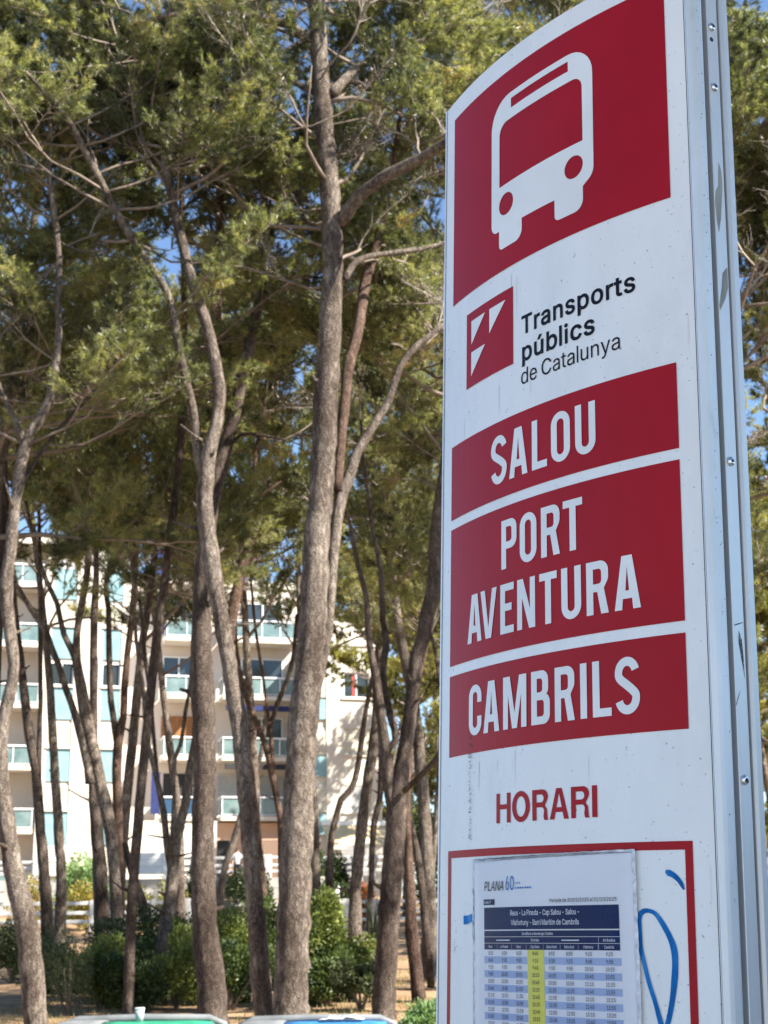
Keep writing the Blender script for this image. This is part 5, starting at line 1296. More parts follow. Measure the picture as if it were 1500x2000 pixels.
# --- middle distance
tree('V-shaped young pine with a smooth pale foot left of the dark trunk', 28, [
    ([(312, 1945, 28), (313, 1900, 26), (318, 1850, 26), (326, 1790, 25), (338, 1710, 25), (344, 1640, 21), (362, 1570, 17), (370, 1510, 16), (380, 1450, 15), (390, 1380, 13), (395, 1300, 12), (390, 1200, 10), (380, 1100, 8)], dict(crown_y=1150)),
    ([(336, 1700, 18), (326, 1650, 15), (320, 1590, 13), (310, 1540, 12), (298, 1490, 10), (288, 1450, 10), (283, 1390, 9), (280, 1350, 9), (272, 1290, 9), (266, 1250, 8), (262, 1180, 7), (255, 1080, 6)], dict(crown_y=1120)),
    ([(336, 1670, 12), (337, 1620, 9), (340, 1560, 8), (338, 1510, 8), (342, 1480, 8), (352, 1455, 8), (357, 1430, 8), (362, 1390, 8), (368, 1360, 7), (374, 1300, 5)], dict(D=27.8, crown_y=0)),
    ([(308, 1530, 8), (298, 1410, 8), (293, 1350, 8), (284, 1290, 8), (279, 1230, 7), (272, 1170, 6)], dict(D=28.3, mat=M_barkd, crown_y=0))],
    C(12, per=4), seed=6)
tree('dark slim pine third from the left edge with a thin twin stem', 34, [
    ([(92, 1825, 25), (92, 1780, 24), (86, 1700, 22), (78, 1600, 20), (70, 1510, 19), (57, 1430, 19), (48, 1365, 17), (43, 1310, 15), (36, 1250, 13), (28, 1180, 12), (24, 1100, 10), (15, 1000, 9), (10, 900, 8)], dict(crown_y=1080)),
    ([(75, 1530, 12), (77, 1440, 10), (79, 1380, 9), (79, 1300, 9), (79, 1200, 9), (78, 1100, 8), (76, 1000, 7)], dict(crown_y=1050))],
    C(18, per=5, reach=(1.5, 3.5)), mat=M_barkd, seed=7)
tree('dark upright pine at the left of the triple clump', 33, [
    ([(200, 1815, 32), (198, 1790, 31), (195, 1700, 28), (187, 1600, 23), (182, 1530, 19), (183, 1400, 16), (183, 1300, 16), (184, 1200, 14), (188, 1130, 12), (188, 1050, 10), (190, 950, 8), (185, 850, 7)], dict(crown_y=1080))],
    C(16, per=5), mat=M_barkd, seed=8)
tree('dappled grey pine in the middle of the triple clump, splitting four ways', 32, [
    ([(228, 1815, 26), (223, 1700, 24), (212, 1600, 25), (198, 1540, 25), (182, 1470, 26), (168, 1400, 25), (158, 1340, 22), (150, 1290, 18), (150, 1240, 14), (158, 1190, 14), (165, 1150, 14), (172, 1100, 13), (172, 1000, 12), (170, 950, 11), (178, 900, 10), (175, 830, 8)], dict(crown_y=1050)),
    ([(152, 1300, 14), (140, 1270, 13), (125, 1240, 12), (118, 1210, 11), (112, 1180, 10), (98, 1150, 10), (85, 1120, 9), (75, 1090, 9), (65, 1050, 8), (50, 980, 7)], dict(crown_y=1080)),
    ([(176, 1530, 20), (172, 1500, 17), (160, 1450, 14), (148, 1400, 14), (130, 1350, 13), (115, 1300, 13), (100, 1265, 14), (88, 1230, 14), (62, 1192, 12), (45, 1165, 10), (32, 1140, 9), (20, 1080, 7)], dict(D=31.7, crown_y=0))],
    C(22, per=5), seed=9)
tree('reddish pine at the right of the triple clump with a bare forked top', 33.5, [
    ([(234, 1815, 21), (232, 1700, 19), (230, 1600, 19), (228, 1500, 19), (232, 1440, 18), (241, 1400, 15), (243, 1350, 14), (249, 1275, 13), (258, 1200, 12), (264, 1130, 12), (265, 1060, 11), (271, 1000, 10), (275, 950, 9), (271, 920, 8), (268, 850, 7), (262, 785, 5)], dict(crown_y=0)),
    ([(230, 1455, 14), (217, 1370, 12), (213, 1280, 12), (212, 1190, 11), (206, 1140, 9), (225, 1085, 8), (250, 1055, 7), (262, 1030, 5)], dict(mat=M_barkd, crown_y=0)),
    ([(275, 955, 8), (290, 930, 7), (300, 915, 6), (308, 890, 5), (312, 865, 4)], dict(crown_y=0)),
    ([(274, 880, 5), (290, 850, 5), (310, 830, 4), (330, 822, 3)], dict(crown_y=0)),
    ([(262, 800, 5), (252, 790, 3), (246, 795, 2)], dict(crown_y=0))],
    C(6, per=3, y=1040), mat=M_barkr, seed=10)
tree('short broken pine stub leaning right beside the triple clump', 33, [
    ([(290, 1820, 22), (285, 1790, 20), (277, 1760, 19), (262, 1720, 17), (250, 1675, 13), (244, 1645, 11)], dict())], None, mat=M_barkd, seed=11)
tree('upright pine hidden behind the pale forking one, brownish upper stem', 31, [
    ([(520, 1850, 24), (512, 1750, 22), (497, 1600, 20), (485, 1500, 20), (466, 1400, 22), (450, 1300, 24), (449, 1226, 24), (458, 1178, 24), (471, 1114, 22), (481, 1080, 18), (490, 1000, 16), (497, 950, 12), (500, 880, 9), (512, 830, 8), (519, 774, 6), (525, 700, 5)], dict(crown_y=900)),
    ([(490, 1000, 8), (520, 960, 6), (550, 940, 5)], dict(crown_y=0))],
    C(14, per=5), mat=M_barkr, seed=12)
tree('slender crossed-stem pine between the pale pine and the central one', 38, [
    ([(552, 1750, 16), (550, 1650, 15), (548, 1594, 14), (541, 1562, 13), (529, 1498, 14), (516, 1450, 12), (497, 1402, 11), (481, 1364, 10), (470, 1316, 10), (462, 1274, 9), (460, 1200, 8), (470, 1100, 7)], dict(crown_y=1150)),
    ([(533, 1500, 10), (532, 1482, 9), (529, 1434, 8), (522, 1386, 7), (516, 1338, 6), (506, 1274, 6), (497, 1210, 6), (487, 1098, 5)], dict(crown_y=1120)),
    ([(525, 1430, 9), (541, 1376, 10), (561, 1328, 10), (573, 1280, 9), (580, 1200, 8)], dict(mat=M_barkd, crown_y=0))],
    C(14, per=5), mat=M_barkr, seed=13)
tree('far small pine behind the man in the white shirt', 55, [
    ([(431, 1745, 15), (439, 1696, 13), (455, 1648, 13), (468, 1600, 12), (482, 1560, 11), (498, 1520, 10), (508, 1480, 9), (515, 1440, 8), (520, 1380, 6)], dict())], None, seed=14)
tree('crooked S-bent pine in front of the right white wing', 50, [
    ([(644, 1725, 15), (644, 1680, 14), (648, 1630, 13), (657, 1592, 12), (666, 1562, 14), (686, 1541, 13), (699, 1499, 12), (706, 1445, 11), (712, 1403, 10), (722, 1349, 10), (730, 1310, 9), (738, 1250, 8), (740, 1150, 7)], dict(crown_y=1200))],
    C(12, per=5, reach=(1.5, 4)), mat=M_barkd, seed=15)
tree('black thin stem right of the crooked pine', 48, [
    ([(724, 1735, 12), (725, 1716, 11), (727, 1657, 12), (731, 1603, 13), (740, 1571, 13), (744, 1530, 12), (744, 1477, 11), (743, 1420, 9), (745, 1330, 8), (750, 1200, 7)], dict(crown_y=1180))],
    C(10, per=5, reach=(1.5, 4)), mat=M_barkd, seed=16)
tree('ribbed brown pine leaning left beside the sign edge', 27, [
    ([(818, 1955, 29), (812, 1888, 28), (804, 1824, 26), (801, 1744, 23), (799, 1696, 20), (797, 1640, 16), (795, 1560, 14), (800, 1450, 12), (815, 1350, 10), (835, 1250, 9)], dict(crown_y=1270))],
    C(8, per=4), mat=M_barkr, seed=17)
tree('thin leaning pine tight against the sign edge', 30, [
    ([(842, 1930, 15), (836, 1856, 17), (830, 1792, 17), (823, 1728, 17), (814, 1664, 15), (803, 1616, 14), (790, 1550, 12), (785, 1450, 10)], dict())], None, mat=M_barkd, seed=18)
tree('far grey stem half hidden by the sign edge', 45, [
    ([(842, 1735, 11), (842, 1728, 11), (846, 1680, 12), (851, 1616, 12), (856, 1540, 11), (862, 1440, 10), (866, 1300, 8)], dict(crown_y=1300))],
    C(8, per=5), seed=19)
tree('pine outside the left edge with a dark stem running up the frame', 27, [
    ([(-60, 1900, 34), (-40, 1600, 28), (-15, 1400, 22), (-4, 1250, 18), (2, 1150, 15), (6, 1000, 13), (10, 880, 11), (22, 780, 11), (30, 720, 10), (55, 640, 9), (65, 560, 8), (70, 400, 6)], dict(crown_y=900))],
    C(22, per=5), mat=M_barkd, seed=20)
tree('pine high behind the upper left canopy with a bare dark bough', 26, [
    ([(250, 1980, 22), (262, 1700, 20), (300, 1300, 18), (350, 900, 16), (360, 600, 13), (352, 300, 11), (350, 150, 10), (351, 20, 9), (350, -120, 8)], dict(crown_y=420))],
    C(22, per=5), mat=M_barkd, seed=21)

# --- generic pines filling the grove further back and to the right of the sign
def grove_pine(px, D, h, label, n=16, lean=0.0, seed=0, far=True, mat=None, y0=.45, scale=1.3, reach=(1.5, 3.6), free=False, dead=.22, group='pines of the grove', w=.34, per=5, xy=None):
    rng = random.Random(seed * 31 + 5)
    p = at(px, 1500, D) if xy is None else Vector((xy[0], xy[1], 0))
    gz = ground_z(p.x, p.y)
    root = empty('pine_tree', (p.x, p.y, gz), label, 'pine tree', group)
    line = []; q = Vector((p.x, p.y, gz - .2)); dx = lean; dy = rng.gauss(0, .03)
    ns = 9
    for i in range(ns + 1):
        line.append((q.copy(), w / 2 * (1 - .78 * i / ns) * (1.25 if i == 0 else 1)))
        dx += rng.gauss(0, .045); dy += rng.gauss(0, .03)
        q = q + Vector((dx, dy, 1)) * (h / ns)
    stem_mesh('trunk', line, mat or M_bark, root, rng, 9)
    P = smooth_line([(*a, b_) for a, b_ in line], .4)
    anchors = [(Vector(v[:3]), v[3]) for v in P if v[2] > gz + h * y0]
    br = MB()
    n = int(n * (1.0 if not free else 1))
    for k in range(n):
        a, r = anchors[min(len(anchors) - 1, int(len(anchors) * (k + rng.random()) / n))]
        az = k * 2.399 + rng.uniform(-.5, .5); el = rng.uniform(.0, .7)
        f_ = (a.z - gz) / h
        d = Vector((math.cos(az) * math.cos(el), math.sin(az) * math.cos(el), math.sin(el)))
        rc = rng.uniform(*reach) * (1.25 - .7 * max(0, f_ - .6) / .4)
        pts = [a]; dd = d.copy()
        for s_ in range(5):
            dd = (dd + Vector((rng.gauss(0, .2), rng.gauss(0, .2), rng.gauss(.05, .15)))).normalized(); pts.append(pts[-1] + dd * rc / 5)
        ok = False
        dd_ = rng.random() < dead
        for s_ in range(per):
            f = .3 + .7 * (s_ + rng.random() * .7) / per; i = min(4, int(f * 5))
            bp_ = pts[i] + (pts[i + 1] - pts[i]) * (f * 5 - i)
            bd = (pts[i + 1] - pts[i]).normalized() + Vector((rng.gauss(0, .5), rng.gauss(0, .5), rng.gauss(.12, .3)))
            if place_bough(root, bp_, bd, rng.uniform(.75, 1.25) * scale, rng, dd_, far, free): ok = True
        if ok: br.tube([v - root.location for v in pts], [min(r * .5, .06) * (1 - .8 * i / 5) for i in range(6)], 5)
    if br.v: br.build('branches', M_twig, root, True, kind='stuff')
    return root

grove_pine(-90, 24, 17, 'broad pine just outside the left edge of the picture', 24, seed=31, far=False, scale=1.0)
grove_pine(240, 39, 18, 'pine with a full crown behind the triple clump', 25, seed=32, far=False, scale=1.12)
grove_pine(500, 42, 19, 'pine rising behind the two central trunks', 25, seed=33, far=False, scale=1.12)
grove_pine(690, 37, 18, 'bushy pine crown between the central pine and the sign', 27, seed=34, far=False, scale=1.12)
grove_pine(130, 44, 18, 'pine filling the gap between the left trunks', 25, seed=35, far=False, scale=1.12)
grove_pine(620, 50, 20, 'far pine whose crown hangs in front of the roof', 25, seed=36, far=False, scale=1.12)
grove_pine(360, 50, 19, 'far pine whose crown hides the middle of the roof', 25, seed=37, far=False, scale=1.12)
grove_pine(830, 33, 18, 'pine whose crown shows just left of the sign top', 22, seed=38, far=False, scale=1.1)
grove_pine(790, 62, 15, 'sunlit yellow-green pine right of the building', 26, seed=39, y0=.2, reach=(1.5, 4.2), dead=0)
grove_pine(860, 92, 19, 'distant bright pine seen through the gap beside the sign', 30, seed=40, y0=.15, reach=(2, 5), dead=0, scale=1.8)
grove_pine(740, 98, 18, 'distant bright pine behind the right wing', 26, seed=41, y0=.2, reach=(2, 5), dead=0, scale=1.8)
grove_pine(1480, 23, 15.5, 'dense pine behind the top right edge of the sign', 52, seed=42, far=False, y0=.62, scale=1.0, dead=.2)
grove_pine(1560, 27, 17, 'tall pine right of the sign, mostly out of frame', 24, seed=43, far=False, y0=.5, scale=1.1)
grove_pine(1500, 52, 13.5, 'round-topped sunlit pine right of the sign', 22, seed=44, y0=.45, reach=(1.2, 2.8), dead=.05)
grove_pine(1545, 70, 14, 'far pine low behind the sign post', 22, seed=45, y0=.35, dead=.05, scale=1.5)
grove_pine(985, 26, 18.5, 'pine whose crown rises behind the curved sign top', 42, seed=46, far=False, y0=.62, scale=1.1, reach=(1.2, 3.4))
grove_pine(885, 74, 11.5, 'pine right of the building casting shade on its right wing', 26, seed=47, y0=.35, reach=(1.8, 4), dead=0, scale=1.5)
for i, (px, D, h, lab) in enumerate(((1010, 36, 15, 'pine hidden behind the upper half of the totem'), (1130, 48, 16, 'slim pine hidden behind the middle of the totem'), (1260, 40, 15, 'leaning pine hidden behind the totem edge'), (1380, 58, 16, 'bushy pine beyond the totem, to its right'), (1640, 44, 15, 'pine standing alone right of the frame'), (1180, 70, 14, 'low round pine far behind the totem'))):
    grove_pine(px, D, h, lab, 13, seed=90 + i, far=i > 2, scale=1.3, free=True, y0=.4, dead=.05, lean=.1 if i == 2 else 0)
for i in range(12):
    grove_pine(-900 + i * 330 + (i % 3) * 60, 125 + (i * 37) % 40, 15 + (i * 5) % 5, ['distant pine at the left end of the far tree belt', 'distant pine second in the far tree belt from its left end', 'distant pine behind the left wing of the apartment block', 'distant pine behind the middle of the apartment block', 'distant pine behind the right wing of the apartment block', 'distant pine just clear of the right end of the apartment block', 'distant pine behind the left half of the totem', 'distant pine behind the right half of the totem', 'distant pine seen past the metal edge of the totem', 'distant pine out of frame beyond the totem', 'distant pine next to last in the far tree belt', 'distant pine at the right end of the far tree belt'][i], 12, seed=110 + i, scale=3.0, free=True, y0=.15, reach=(2, 5), dead=0, group='distant tree belt', w=.5)
# trees behind the camera whose shade falls over the sign
SH = 'pines along the pavement behind the camera'
for i, (x, y, h, lab) in enumerate(((6.3, -.9, 11.0, 'thick-crowned pavement pine that shades the totem'), (9.6, -2.4, 13, 'tall pavement pine behind the shading one'), (2.4, -7.4, 10.5, 'low-branched pavement pine behind the photographer'))):
    grove_pine(0, 0, h, lab, 34, seed=50 + i, far=False, y0=.45, scale=1.25, reach=(1.2, 3.0), free=True, dead=0, group=SH, xy=(x, y), per=6)

# ------------------------------------------------------------------ shrubs
def shrub_mesh(name, seed, rx, ry, rz, n, leaf, mat, lumps=9, elong=2.2, spiky=0):
    g = np.random.default_rng(seed)
    cs = g.normal(0, .40, (lumps, 3)) * [rx, ry, rz * .8] + [0, 0, rz * .95]; rs_ = g.uniform(.34, .62, lumps)
    k = g.integers(0, lumps, n)
    d = unit(g.normal(0, 1, (n, 3))); rr = g.uniform(.35, 1.05, (n, 1)) ** .6
    P = cs[k] + d * rr * rs_[k][:, None] * np.array([rx, ry, rz])
    P[:, 2] = np.abs(P[:, 2])
    dirs = unit(d * .6 + g.normal(0, .6, (n, 3)) + [0, 0, .35 + spiky])
    s = unit(np.cross(dirs, g.normal(0, 1, (n, 3)))); L_ = leaf * g.uniform(.6, 1.3, (n, 1)); w = L_ / elong / 2
    a = P; b_ = P + dirs * L_ * .5 + s * w; c = P + dirs * L_; e = P + dirs * L_ * .5 - s * w
    V = np.stack([a, b_, c, e], 1).reshape(-1, 3)
    i = np.arange(n)[:, None] * 4
    T = np.concatenate([i + [0, 1, 2], i + [0, 2, 3]], 0)
    me = np_mesh(name, V, T); me.materials.append(mat)
    return me, cs
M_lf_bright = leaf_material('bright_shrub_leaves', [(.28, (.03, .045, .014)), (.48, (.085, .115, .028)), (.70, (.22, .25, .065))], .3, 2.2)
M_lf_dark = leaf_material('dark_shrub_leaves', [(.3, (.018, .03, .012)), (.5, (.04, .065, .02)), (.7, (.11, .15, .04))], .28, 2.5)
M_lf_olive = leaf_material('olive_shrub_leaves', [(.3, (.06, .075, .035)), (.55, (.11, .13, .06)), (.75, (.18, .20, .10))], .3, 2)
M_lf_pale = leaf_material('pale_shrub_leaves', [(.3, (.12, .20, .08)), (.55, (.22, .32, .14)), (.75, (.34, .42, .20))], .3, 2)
M_lf_gold = leaf_material('golden_flowers', [(.3, (.06, .09, .02)), (.52, (.14, .15, .03)), (.66, (.34, .27, .05)), (.8, (.42, .22, .08))], .3, 4)
M_lf_red = leaf_material('red_flowers', [(.3, (.10, .10, .02)), (.5, (.28, .08, .04)), (.75, (.35, .06, .03))], .3, 4)
SG = 'shrubs under the pines'
def shrub(px, ytop, ybot, wpx, D, mat, label, seed, n=9000, leaf=.075, group=SG, cat='shrub', name='shrub', spiky=0, elong=2.2):
    p = at(px, ybot, D); t = at(px, ytop, D)
    gz = max(ground_z(p.x, D), 0) - .02
    gz = ground_z(p.x, D)
    h = max(.3, t.z - gz) * 1.06; rx = wpx * 1.18 / 2 / F_PX * D
    root = empty(name, (p.x, D, gz), label, cat, group)
    me, cs = shrub_mesh('foliage', seed, rx * .95, rx * .75, h * .55, n, leaf, mat, elong=elong, spiky=spiky)
    link('foliage', me, root, None, kind='stuff')
    st_ = MB()
    for c in cs: st_.tube([(0, 0, -.05), (c[0] * .4, c[1] * .4, c[2] * .45), tuple(c)], [.022, .016, .008], 5)
    st_.build('stems', M_twig, root, True)
    return root
shrub(25, 1800, 1905, 130, 33, M_lf_olive, 'olive shrub at the left edge beside the leaning pine', 1)
shrub(135, 1835, 1960, 130, 26.5, M_lf_olive, 'thin grey-olive shrub in front of the dark slim pine', 2, 6000, .06, elong=4)
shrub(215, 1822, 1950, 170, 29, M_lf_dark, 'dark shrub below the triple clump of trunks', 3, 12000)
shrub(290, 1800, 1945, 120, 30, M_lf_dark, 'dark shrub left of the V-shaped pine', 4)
shrub(360, 1775, 1940, 110, 29.5, M_lf_bright, 'bright shrub between the V-shaped pine and the dark trunk', 5)
shrub(195, 1840, 1930, 80, 27.5, M_lf_bright, 'small sunlit shrub in front of the dark one', 6, 4500)
shrub(455, 1752, 1950, 140, 28, M_lf_bright, 'tall yellow-green shrub right of the dark trunk', 7, 12000)
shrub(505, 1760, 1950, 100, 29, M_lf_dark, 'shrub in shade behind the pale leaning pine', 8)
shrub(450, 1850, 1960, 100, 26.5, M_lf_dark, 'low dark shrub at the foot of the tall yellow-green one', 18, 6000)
shrub(632, 1775, 1945, 135, 27, M_lf_bright, 'sunlit rounded shrub right of the central pine', 9, 12000)
shrub(690, 1820, 1945, 130, 27.6, M_lf_bright, 'spreading shrub with bright right side near the V-forked pine', 10, 11000)
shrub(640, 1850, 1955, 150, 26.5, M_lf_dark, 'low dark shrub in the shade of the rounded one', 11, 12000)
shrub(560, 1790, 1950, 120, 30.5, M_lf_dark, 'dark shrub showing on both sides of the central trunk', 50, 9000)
shrub(255, 1850, 1960, 110, 27, M_lf_dark, 'low dark shrub between the triple clump and the V-shaped pine', 51, 8000)
shrub(345, 1850, 1955, 90, 27.2, M_lf_bright, 'low yellow-green shrub at the foot of the V-shaped pine', 52, 6000)
shrub(80, 1850, 1950, 100, 29, M_lf_dark, 'dark shrub behind the leaning left-edge pine', 53, 7000)
shrub(705, 1880, 1955, 90, 25.5, M_lf_olive, 'small olive shrub left of the V-forked trunk', 55, 5000)
for i, (px, D, m_, lab) in enumerate(((960, 30, M_lf_dark, 'dark shrub hidden behind the lower part of the totem'), (1120, 33, M_lf_bright, 'bright shrub hidden behind the timetable'), (1290, 29, M_lf_olive, 'olive shrub behind the totem edge'), (1560, 34, M_lf_dark, 'dark shrub right of the totem, out of frame'))):
    shrub(px, 1810, 1950, 170, D, m_, lab, 60 + i, 7000)
shrub(822, 1960, 2060, 90, 19, M_lf_pale, 'fresh pale-green bush at the foot of the sign edge', 12, 4500, .07)
shrub(140, 1682, 1775, 105, 63.5, M_lf_pale, 'pale-green rounded garden shrub in front of the white pier', 13, 6000, .17, None)
shrub(830, 1570, 1690, 80, 66, M_lf_dark, 'dark round evergreen right of the terrace', 14, 9000, .16, None)
shrub(600, 1670, 1735, 60, 66.5, M_lf_dark, 'dark terrace bush right of the central pine', 15, 4000, .15, None)
shrub(655, 1672, 1735, 60, 66.8, M_lf_dark, 'dark terrace bush behind the crooked pine', 16, 4000, .15, None)
shrub(490, 1700, 1745, 80, 65, M_lf_dark, 'low hedge clump behind the man', 17, 4000, .15, None)
shrub(385, 1680, 1745, 60, 65, M_lf_dark, 'hedge clump left of the man', 19, 4000, .15, None)
for i, (px, m_, lab) in enumerate(((60, M_lf_gold, 'golden flowering plants at the left end of the terrace'), (170, M_lf_gold, 'yellow flowers under the pale-green shrub'), (270, M_lf_gold, 'orange-tinged plants below the white screen wall'), (330, M_lf_gold, 'orange and green border plants left of the white pillar'))):
    shrub(px, 1728, 1765, 80, 59.5, m_, lab, 30 + i, 2500, .12, 'flower border above the garden fence', 'flowers', 'flowering_plant')
for i, (px, m_, lab) in enumerate(((620, M_lf_bright, 'green border plants right of the central pine'), (665, M_lf_dark, 'dark border plants by the white pillar'), (710, M_lf_red, 'red-tinged border plants left of the V-forked pine'), (850, M_lf_olive, 'olive border plants beside the sign'))):
    shrub(px, 1722, 1762, 60, 59.5, m_, lab, 40 + i, 2500, .12, 'flower border above the garden fence', 'flowers', 'flowering_plant')
# yucca-like fronds hanging in front of the fence
yp = at(728, 1740, 45)
yk = empty('spiky_plant', (yp.x, 45, ground_z(yp.x, 45)), 'thin pale spiky plant in front of the garden fence by the V-forked pine', 'plant')
rs = random.Random(2); ym_ = MB()
for i in range(26):
    a = rs.uniform(0, 6.28); s_ = rs.uniform(.1, .5); h = (yp.z - ground_z(yp.x, 45)) * rs.uniform(.5, 1.05)
    ym_.tube([(0, 0, 0), (math.cos(a) * s_ * .3, math.sin(a) * s_ * .3, h * .6), (math.cos(a) * s_, math.sin(a) * s_, h)], [.02, .018, .003], 3)
ym_.build('fronds', M_lf_olive, yk, kind='stuff')
# small ornament on the white pillar
op = at(657, 1737, 58)
orn = empty('bird_ornament', (op.x, 57.8, at(657, 1757, 58).z), 'small pale bird-shaped ornament standing by the white pillar', 'ornament')
MB().tube([(0, 0, 0), (.02, 0, .12), (.0, 0, .24), (.05, 0, .36), (.10, 0, .44), (.08, 0, .50)], [.09, .11, .13, .08, .05, .02], 8).build('figure', M_stone, orn, True)

# unseen clipped hedge added right of the camera to darken the metal edge's reflections
hg = empty('added_hedge', (5.4, 2, 0), 'long clipped dark hedge added out of view to darken reflections in the totem edge', 'hedge')
gq = np.random.default_rng(77); nq = 26000
Pq = np.stack([gq.uniform(-.45, .45, nq), gq.uniform(-7, 8, nq), gq.uniform(.05, 2.1, nq)], 1)
fc = gq.integers(0, 3, nq); Pq[fc == 0, 0] = -.45 + gq.normal(0, .03, (fc == 0).sum()); Pq[fc == 1, 2] = 2.1 + gq.normal(0, .04, (fc == 1).sum())
dq = unit(gq.normal(0, 1, (nq, 3))); sq = unit(np.cross(dq, gq.normal(0, 1, (nq, 3)))) * .022
Vq = np.stack([Pq, Pq + dq * .04 + sq, Pq + dq * .09, Pq + dq * .04 - sq], 1).reshape(-1, 3)
iq = np.arange(nq)[:, None] * 4
link('foliage', np_mesh('foliage', Vq, np.concatenate([iq + [0, 1, 2], iq + [0, 2, 3]], 0)), hg, M_lf_dark, kind='stuff')
MB().box((-.38, -6.9, .02), (.38, 7.9, 1.98)).build('inner_branches', M_barkd, hg)

# ------------------------------------------------------------------ grass and litter on the ground
g = np.random.default_rng(9)
n = 30000
gx = g.uniform(-9, 4, n); gy = g.uniform(17, 40, n)
keep = (np.sin(gx * 1.3 + 2) + np.sin(gy * .8) + np.sin(gx * .5 - gy * .7)) > .1
gx, gy = gx[keep], gy[keep]; n = len(gx)
gz_ = np.array([ground_z(a, b_) for a, b_ in zip(gx, gy)])
P = np.stack([gx, gy, gz_ - .01], 1)
h = g.uniform(.04, .13, (n, 1)); s = unit(np.stack([g.normal(0, 1, n), g.normal(0, 1, n), np.zeros(n)], 1)) * .010
tip = P + np.concatenate([g.normal(0, .03, (n, 2)), h], 1)
V = np.stack([P - s, P + s, tip], 1).reshape(-1, 3)
me = np_mesh('grass', V, np.arange(n * 3).reshape(-1, 3))
link('grass', me, None, leaf_material('dry_grass', [(.3, (.10, .11, .03)), (.5, (.20, .18, .07)), (.7, (.32, .24, .12))], .25, 1.5), kind='stuff', label='short dry grass and pine litter under the trees', category='grass')

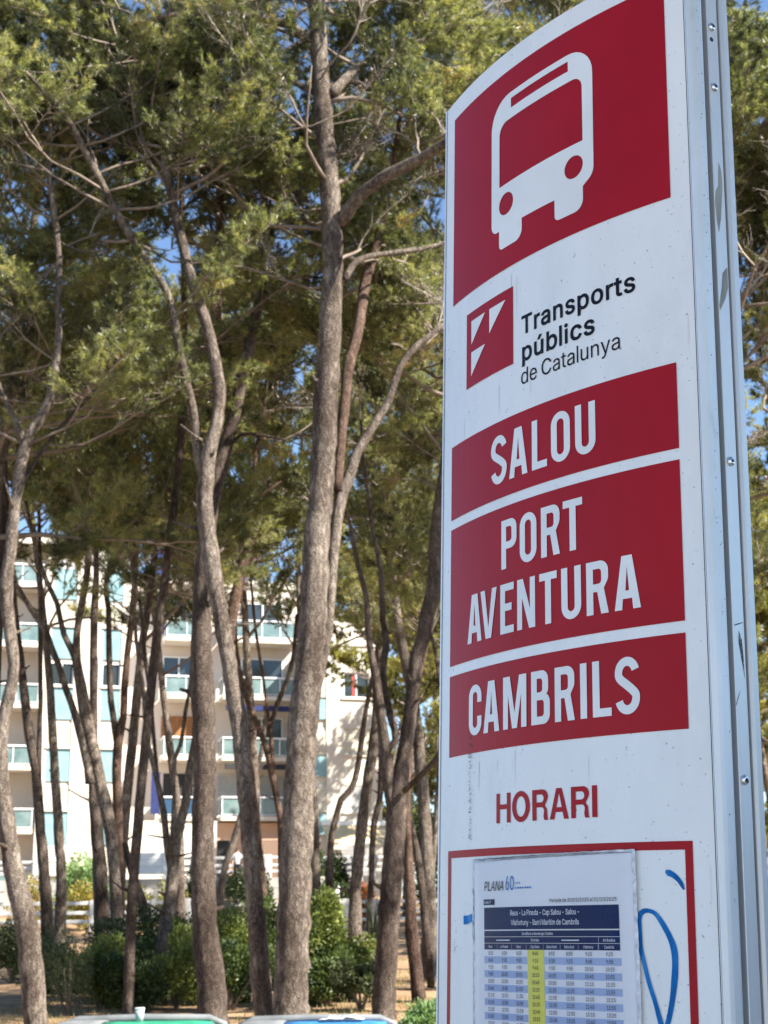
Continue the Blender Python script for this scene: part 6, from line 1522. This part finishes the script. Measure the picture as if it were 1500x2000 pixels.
# ------------------------------------------------------------------ people on the terrace
M_skin = material('skin', (.42, .24, .16), .6)
M_hair = material('dark_hair', (.03, .02, .015), .7)
M_hairg = material('grey_hair', (.45, .43, .40), .7)
def person(px, yfeet, yhead, D, shirt, trousers, hair, label, face=0.3, stride=.14, seed=0):
    f = at(px, yfeet, D); t = at(px, yhead, D)
    H = t.z - f.z; k = H / 1.72
    root = empty('person', (f.x, D, f.z), label, 'person', rz=face)
    # one joint per vertex; skin modifier grows the body
    J = dict(pelvis=(0, 0, .93), belly=(0, 0, 1.08), chest=(0, -.01, 1.30), neck=(0, 0, 1.46), head=(0, -.02, 1.56), top=(0, -.01, 1.68),
             hipL=(.09, 0, .90), kneeL=(.11, -stride * .8, .50), ankL=(.11, -stride * .5, .09), toeL=(.12, -stride * .5 - .17, .03),
             hipR=(-.09, 0, .90), kneeR=(-.10, stride * .2, .50), ankR=(-.10, stride, .10), toeR=(-.11, stride - .15, .03),
             shL=(.18, 0, 1.40), elL=(.25, .04, 1.13), wrL=(.24, -.10, .90), shR=(-.18, 0, 1.40), elR=(-.25, .05, 1.13), wrR=(-.24, -.08, .90))
    Rr = dict(pelvis=.15, belly=.135, chest=.155, neck=.055, head=.095, top=.075, hipL=.095, kneeL=.06, ankL=.04, toeL=.035, hipR=.095, kneeR=.06, ankR=.04, toeR=.035,
              shL=.065, elL=.045, wrL=.03, shR=.065, elR=.045, wrR=.03)
    Ed = [('pelvis', 'belly'), ('belly', 'chest'), ('chest', 'neck'), ('neck', 'head'), ('head', 'top'), ('pelvis', 'hipL'), ('hipL', 'kneeL'), ('kneeL', 'ankL'), ('ankL', 'toeL'),
          ('pelvis', 'hipR'), ('hipR', 'kneeR'), ('kneeR', 'ankR'), ('ankR', 'toeR'), ('chest', 'shL'), ('shL', 'elL'), ('elL', 'wrL'), ('chest', 'shR'), ('shR', 'elR'), ('elR', 'wrR')]
    names = list(J)
    for s_, side in ((1, 'L'), (-1, 'R')):          # fingers and thumb, each its own chain
        w = Vector(J['wr' + side])
        palm = w + Vector((0, -.02, -.08)); J['palm' + side] = tuple(palm); Rr['palm' + side] = .028; Ed.append(('wr' + side, 'palm' + side)); names.append('palm' + side)
        for q in range(4):
            a = palm + Vector((s_ * .004, -.028 + q * .019, -.045 + abs(q - 1.4) * .005)); b_ = a + Vector((-s_ * .012, 0, -.04))
            J['f%s%d' % (side, q)] = tuple(a); J['g%s%d' % (side, q)] = tuple(b_); Rr['f%s%d' % (side, q)] = .009; Rr['g%s%d' % (side, q)] = .008
            Ed += [('palm' + side, 'f%s%d' % (side, q)), ('f%s%d' % (side, q), 'g%s%d' % (side, q))]; names += ['f%s%d' % (side, q), 'g%s%d' % (side, q)]
        J['t' + side] = tuple(w + Vector((-s_ * .01, -.06, -.07))); Rr['t' + side] = .01; Ed.append(('wr' + side, 't' + side)); names.append('t' + side)
    me = bpy.data.meshes.new('body')
    me.from_pydata([tuple(Vector(J[n_]) * k) for n_ in names], [(names.index(a), names.index(b_)) for a, b_ in Ed], [])
    o = bpy.data.objects.new('body', me); COL.objects.link(o); o.parent = root
    md = o.modifiers.new('skin', 'SKIN'); md.use_smooth_shade = True
    for i, n_ in enumerate(names):
        sv = me.skin_vertices[0].data[i]; sv.radius = (Rr[n_] * k, Rr[n_] * k * (.75 if n_ in ('chest', 'belly', 'pelvis') else 1)); sv.use_root = (i == 0)
    o.modifiers.new('sub', 'SUBSURF').levels = 1
    o.modifiers['sub'].render_levels = 1
    me.materials.append(M_skin)
    # shirt and trousers: lathe-like shells round the body
    def shell(name, rows, mat, loc=(0, 0)):
        V = []; Fc = []; n_ = 14
        for z, rx, ry, cx, cy in rows:
            for i in range(n_):
                a = 6.2832 * i / n_; V.append(((cx + rx * math.cos(a)) * k, (cy + ry * math.sin(a)) * k, z * k))
        for j in range(len(rows) - 1):
            for i in range(n_): Fc.append((j * n_ + i, j * n_ + (i + 1) % n_, (j + 1) * n_ + (i + 1) % n_, (j + 1) * n_ + i))
        return link(name, mesh(name, V, Fc), root, mat, True)
    sh = shell('shirt', [(.90, .19, .145, 0, 0), (1.05, .175, .135, 0, 0), (1.2, .185, .14, 0, 0), (1.33, .20, .145, 0, 0), (1.42, .17, .11, 0, 0), (1.47, .075, .07, 0, 0)], shirt)
    for s_, side in ((1, 'L'), (-1, 'R')):
        a, b_ = Vector(J['sh' + side]), Vector(J['el' + side])
        MB().tube([tuple(a * k), tuple((a * .3 + b_ * .7) * k)], [.082 * k, .068 * k], 10, False).build('sleeve', shirt, root, True)
        h_, kn, an = Vector(J['hip' + side]), Vector(J['knee' + side]), Vector(J['ank' + side])
        MB().tube([tuple((h_ + Vector((0, 0, .08))) * k), tuple(h_ * k), tuple(kn * k), tuple((an + Vector((0, 0, .03))) * k)], [.12 * k, .115 * k, .08 * k, .065 * k], 10, False).build('trouser_leg', trousers, root, True)
        MB().tube([tuple((an + Vector((0, .05, -.03))) * k), tuple((an + Vector((0, -.06, -.04))) * k), tuple((an + Vector((0, -.19, -.06))) * k)], [.05 * k, .052 * k, .035 * k], 8).build('shoe', M_dark, root, True)
    shell('trouser_seat', [(.82, .17, .13, 0, 0), (.93, .178, .14, 0, 0), (1.0, .165, .13, 0, 0)], trousers)
    # hair cap, ears, nose, eyes, mouth
    V = []; Fc = []; n_ = 14
    for j in range(6):
        th = math.pi * .62 * j / 5
        for i in range(n_):
            a = 6.2832 * i / n_; rr = math.sin(th) * .105
            V.append((rr * math.cos(a) * k, (-.005 + rr * math.sin(a) * 1.1 + .012) * k, (1.60 + math.cos(th) * .115 + (.05 if math.sin(a) < -.3 and j > 3 else 0)) * k))
    for j in range(5):
        for i in range(n_): Fc.append((j * n_ + i, (j + 1) * n_ + i, (j + 1) * n_ + (i + 1) % n_, j * n_ + (i + 1) % n_))
    link('hair', mesh('hair', V, Fc), root, hair, True)
    for s_ in (-1, 1):
        MB().tube([(s_ * .092 * k, 0, 1.575 * k), (s_ * .100 * k, .005, 1.60 * k)], [.012, .014], 6).build('ear', M_skin, root, True)
        MB().tube([(s_ * .034 * k, -.108 * k, 1.60 * k), (s_ * .034 * k, -.114 * k, 1.60 * k)], [.010, .008], 6).build('eye', M_dark, root, True)
    MB().tube([(0, -.105 * k, 1.605 * k), (0, -.128 * k, 1.575 * k)], [.008, .014], 6).build('nose', M_skin, root, True)
    MB().box((-.025 * k, -.112 * k, 1.540 * k), (.025 * k, -.108 * k, 1.546 * k)).build('mouth', M_hair, root)
    return root
M_tee = material('white_tshirt', (.72, .72, .74), .8)
M_lil = material('pale_lilac_shirt', (.55, .53, .60), .8)
M_trs = material('dark_trousers', (.03, .03, .035), .8)
M_trl = material('pale_trousers', (.45, .44, .43), .8)
person(463, 1722, 1656, 64.6, M_tee, M_trs, M_hair, 'person in a white T-shirt and dark trousers walking between the trunks', .25)
person(729, 1724, 1657, 64.6, M_lil, M_trl, M_hairg, 'grey-haired person in a pale lilac top walking, half hidden by the thin dark stem', -.5, seed=2)
print('boughs', n_boughs, 'objects', len(bpy.data.objects))
